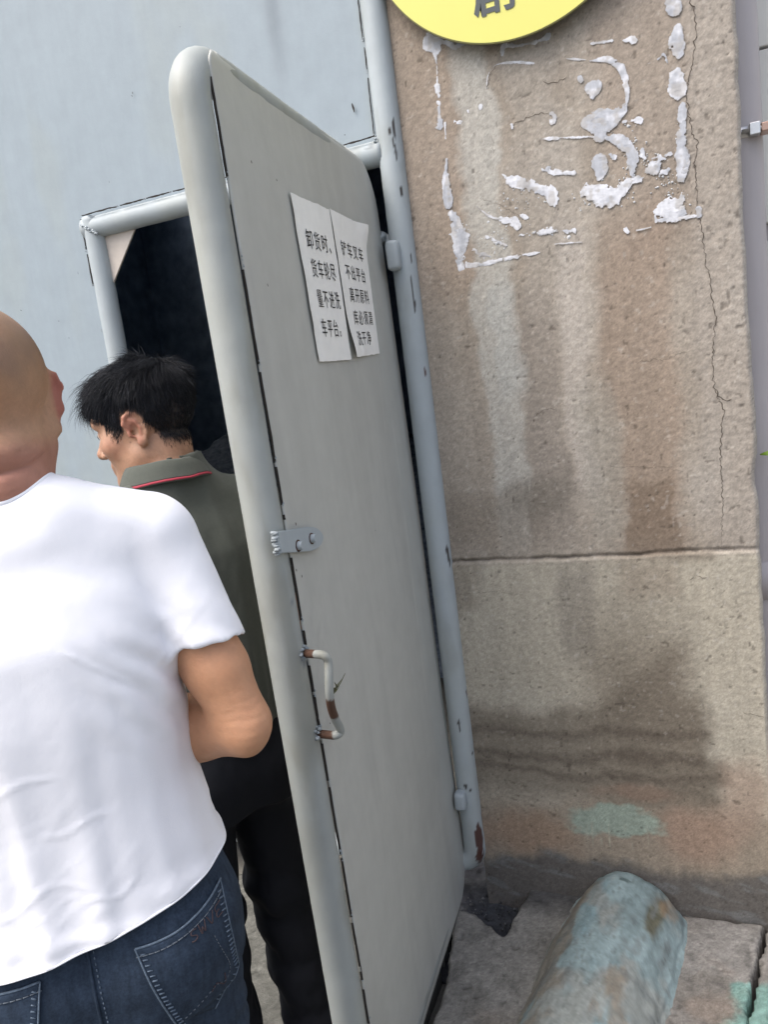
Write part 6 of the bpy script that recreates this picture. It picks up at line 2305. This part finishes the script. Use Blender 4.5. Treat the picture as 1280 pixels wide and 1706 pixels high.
    s1 /= np.linalg.norm(s1, axis=1)[:, None] + 1e-12
    s2 = np.cross(T, s1)
    s2 /= np.linalg.norm(s2, axis=1)[:, None] + 1e-12
    wdt = (0.00050 * rng.uniform(0.6, 1.2, m))
    Vh = []
    for k in range(segs + 1):
        r = wdt * (1.0 - 0.85 * (k / segs) ** 1.5)
        for j in range(3):
            a = 2 * np.pi * j / 3
            Vh.append(P[:, k] + r[:, None] * (np.cos(a) * s1 + np.sin(a) * s2))
    Vh = np.stack(Vh, 1)                                  # m, (segs+1)*3, 3
    base = (np.arange(m) * (segs + 1) * 3)[:, None]
    Fh = []
    for k in range(segs):
        for j in range(3):
            jj = (j + 1) % 3
            Fh.append(np.concatenate([base + k * 3 + j, base + k * 3 + jj, base + (k + 1) * 3 + jj, base + (k + 1) * 3 + j], 1))
    Fh = np.concatenate(Fh)
    hc = np.repeat((np.array([[0.008, 0.009, 0.012]]) * (1 + 2.2 * rng.random((m, 1)) ** 3) + (rng.random((m, 1)) < 0.03) * 0.05), (segs + 1) * 3, 0)
    new_obj('hair', np_mesh('hair', Vh.reshape(-1, 3), Fh, M_hair, hc), root)
    # eyebrows
    for s in (-1, 1):
        V_, F_ = [], []
        for k in range(150):
            t = rng.random()
            b = np.array([s * (0.014 + 0.038 * t), 0.096 - 0.020 * t ** 1.6, 0.036 + 0.006 * math.sin(t * 2.6) + rng.normal(0, 0.0022)])
            e = b + np.array([s * 0.008, 0.003 - 0.004 * t, 0.001]) * rng.uniform(.8, 1.6) + rng.normal(0, .0012, 3)
            b, e = Mh[:3, :3] @ b + Mh[:3, 3], Mh[:3, :3] @ e + Mh[:3, 3]
            vv, ff = sweep([b, e], [0.0005, 0.0002], 3, caps=False)
            F_ += [tuple(i + len(V_) for i in f) for f in ff]
            V_ += list(vv)
        new_obj('eyebrow', np_mesh('eyebrow', np.array(V_), F_, M_hair, np.full((len(V_), 3), 0.012)), root)
    # --- polo shirt
    F = Field((-0.36, -0.22, 0.74), (0.36, 0.24, 1.47), 0.0045)

    def fold(th, Z):
        low = np.clip((1.28 - Z) / 0.4, 0, 1)
        f = 0
        for a, w, am, tw in ((-1.9, 0.12, 0.007, 0.2), (-1.5, 0.12, -0.006, 0.1), (-1.15, 0.10, 0.008, -0.15), (-0.8, 0.10, -0.006, -0.1), (-0.4, 0.12, 0.006, 0), (-2.4, 0.14, 0.006, 0.0), (1.0, 0.2, 0.006, 0), (2.0, 0.2, 0.006, 0)):
            f = f + am * np.exp(-((th - a - tw * low) / w) ** 2) * (0.3 + 0.7 * low)
        return f
    F.loft([(0.74, 0, 0.0, 0.172, 0.122), (0.9, 0, 0.0, 0.172, 0.122), (1.05, 0, 0.0, 0.170, 0.120), (1.18, 0, 0.0, 0.182, 0.120), (1.26, 0, -0.004, 0.180, 0.114), (1.32, 0, -0.004, 0.155, 0.094), (1.36, 0, 0.0, 0.11, 0.080), (1.395, 0, 0.004, 0.076, 0.072), (1.46, 0, 0.01, 0.068, 0.066)], 0, p=2.25, fold=fold)
    for s in (-1, 1):
        F.cap((s * 0.04, -0.006, 1.376), sh[s] + np.array([-s * 0.012, -0.002, 0.016]), 0.050, 0.046, 0.045)
        dd = el[s] - sh[s]
        sleeve(F, sh[s], el[s], 0.75, 0.063, 0.064, 0.03)
    neck_hole(F, (-0.008, 0.012, 1.40), (-0.010, 0.030, 1.52), 0.072)
    V, Q = F.mesh()
    V = relax(V, Q, 3)
    N = normals(V, Q)
    x, y, z = V.T
    w = 0.004 * fbm(x * 8, y * 8, z * 5, seed=651) + 0.0015 * fbm(x * 24, y * 24, z * 14, seed=652, octaves=2)
    w = w + 0.003 * np.sin((z - 0.5 * x) * 90 + 4 * fbm(x * 6, y * 6, z * 6, seed=653)) * sstep(1.0, 0.85, z)
    w = w + 0.0035 * np.exp(-(((np.abs(x) - 0.15) / 0.06) ** 2 + ((z - 1.2) / 0.1) ** 2)) * np.sin((np.abs(x) + 0.5 * z) * 150)
    V = V + N * w[:, None]
    me = np_mesh('polo_shirt', V, Q, M_olive)
    cut_open(me, [((0, 0, 0.855), (0, 0, -1), (0, 0, 0.62), 0.36)])
    me.polygons.foreach_set('use_smooth', np.ones(len(me.polygons), dtype=bool))
    shirt = new_obj('polo_shirt', me, root)
    md = shirt.modifiers.new('cloth', 'SOLIDIFY')
    md.thickness = 0.0016
    md.offset = -1
    # turned-down collar: a stand that folds over; its stripe runs just above the outer edge
    nph, nt_ = 90, 16
    ph = np.linspace(R(-90) - 1.75, R(-90) + 2.3, nph)        # from the front round the nape to the front
    def collar_pt(a, t, off=0.0):
        bk = 0.5 - 0.5 * np.sin(a)                              # 1 at the nape, 0 in front
        ztop = 1.440 + 0.014 * bk
        rx0, ry0 = 0.066, 0.064
        flare = 0.006 + 0.020 * t + off
        drop = (0.040 + 0.008 * (1 - bk)) * t
        x_ = -0.010 + (rx0 + flare) * np.cos(a)
        y_ = 0.014 + (ry0 + flare) * np.sin(a) - 0.006 * bk
        return np.stack([x_, y_, ztop - drop + 0 * a], -1)
    rows = []
    for t in np.linspace(-0.9, 0, 7):
        q0 = collar_pt(ph, 0.0)
        q0[:, :2] = np.array([-0.01, 0.014]) + (q0[:, :2] - np.array([-0.01, 0.014])) * (1 - 0.05 * min(1, -t * 3))
        q0[:, 2] += 0.034 * t + 0.002 * (1 - (t * 2 + 1) ** 2) * 0
        rows.append(q0)
    for t in np.linspace(0.06, 1, nt_):
        rows.append(collar_pt(ph, t, 0.003 * math.sin(min(1, t * 3) * math.pi / 2)))
    G = np.stack(rows, 1)
    G[..., 2] += 0.0015 * fbm(G[..., 0] * 25, G[..., 1] * 25, seed=660)
    idx = np.arange(G.shape[0] * G.shape[1]).reshape(G.shape[:2])
    Fq = np.stack([idx[:-1, :-1].ravel(), idx[1:, :-1].ravel(), idx[1:, 1:].ravel(), idx[:-1, 1:].ravel()], 1)[:, ::-1]
    col = new_obj('collar', np_mesh('collar', G.reshape(-1, 3), Fq, M_olive), shirt)
    md = col.modifiers.new('t', 'SOLIDIFY')
    md.thickness = 0.0022
    md.offset = 0
    for t0, t1, m_ in ((0.80, 0.845, M_darkstripe), (0.85, 0.95, M_red)):
        A = np.stack([collar_pt(ph, t, 0.0052) for t in (t0, (t0 + t1) / 2, t1)], 1)
        A[..., 2] += 0.0015 * fbm(A[..., 0] * 25, A[..., 1] * 25, seed=660)
        idx = np.arange(A.shape[0] * 3).reshape(-1, 3)
        Fq = np.stack([idx[:-1, :-1].ravel(), idx[1:, :-1].ravel(), idx[1:, 1:].ravel(), idx[:-1, 1:].ravel()], 1)[:, ::-1]
        st = new_obj('collar_stripe', np_mesh('collar_stripe', A.reshape(-1, 3), Fq, m_), shirt)
        md = st.modifiers.new('t', 'SOLIDIFY')
        md.thickness = 0.001
    # --- trousers
    F = Field((-0.25, -0.20, 0.03), (0.25, 0.20, 0.99), 0.0055)
    F.loft([(0.72, 0, 0, 0.165, 0.118), (0.80, 0, 0, 0.168, 0.12), (0.9, 0, 0, 0.155, 0.108), (0.97, 0, 0, 0.148, 0.102)], 0, p=2.2)
    for s in (-1, 1):
        F.ell((s * 0.075, -0.035, 0.78), (0.088, 0.09, 0.10), 0.05)
        F.cap((s * 0.088, 0, 0.76), (s * 0.098, 0.012, 0.45), 0.090, 0.078, 0.03)
        F.cap((s * 0.098, 0.012, 0.45), (s * 0.106, -0.02, 0.07), 0.078, 0.072, 0.03)
    V, Q = F.mesh()
    V = relax(V, Q, 3)
    N = normals(V, Q)
    x, y, z = V.T
    w = 0.006 * fbm(x * 9, y * 9, z * 6, seed=661) + 0.005 * np.sin(z * 62 + 6 * fbm(x * 6, y * 6, z * 4, seed=662)) * (sstep(0.58, 0.45, z))
    V = V + N * w[:, None]
    me = np_mesh('trousers', V, Q, M_black)
    cut_open(me, [((0, 0, 0.955), (0, 0, 1), (0, 0, 1.1), 0.35), ((0.105, 0, 0.055), (0, 0, -1), (0.105, 0, -0.05), 0.2), ((-0.105, 0, 0.055), (0, 0, -1), (-0.105, 0, -0.05), 0.2)])
    me.polygons.foreach_set('use_smooth', np.ones(len(me.polygons), dtype=bool))
    new_obj('trousers', me, root)
    shoes(root, [(0.108, 0.0, R(-50)), (-0.108, 0.03, R(8))])
    return root


man2 = make_man2()
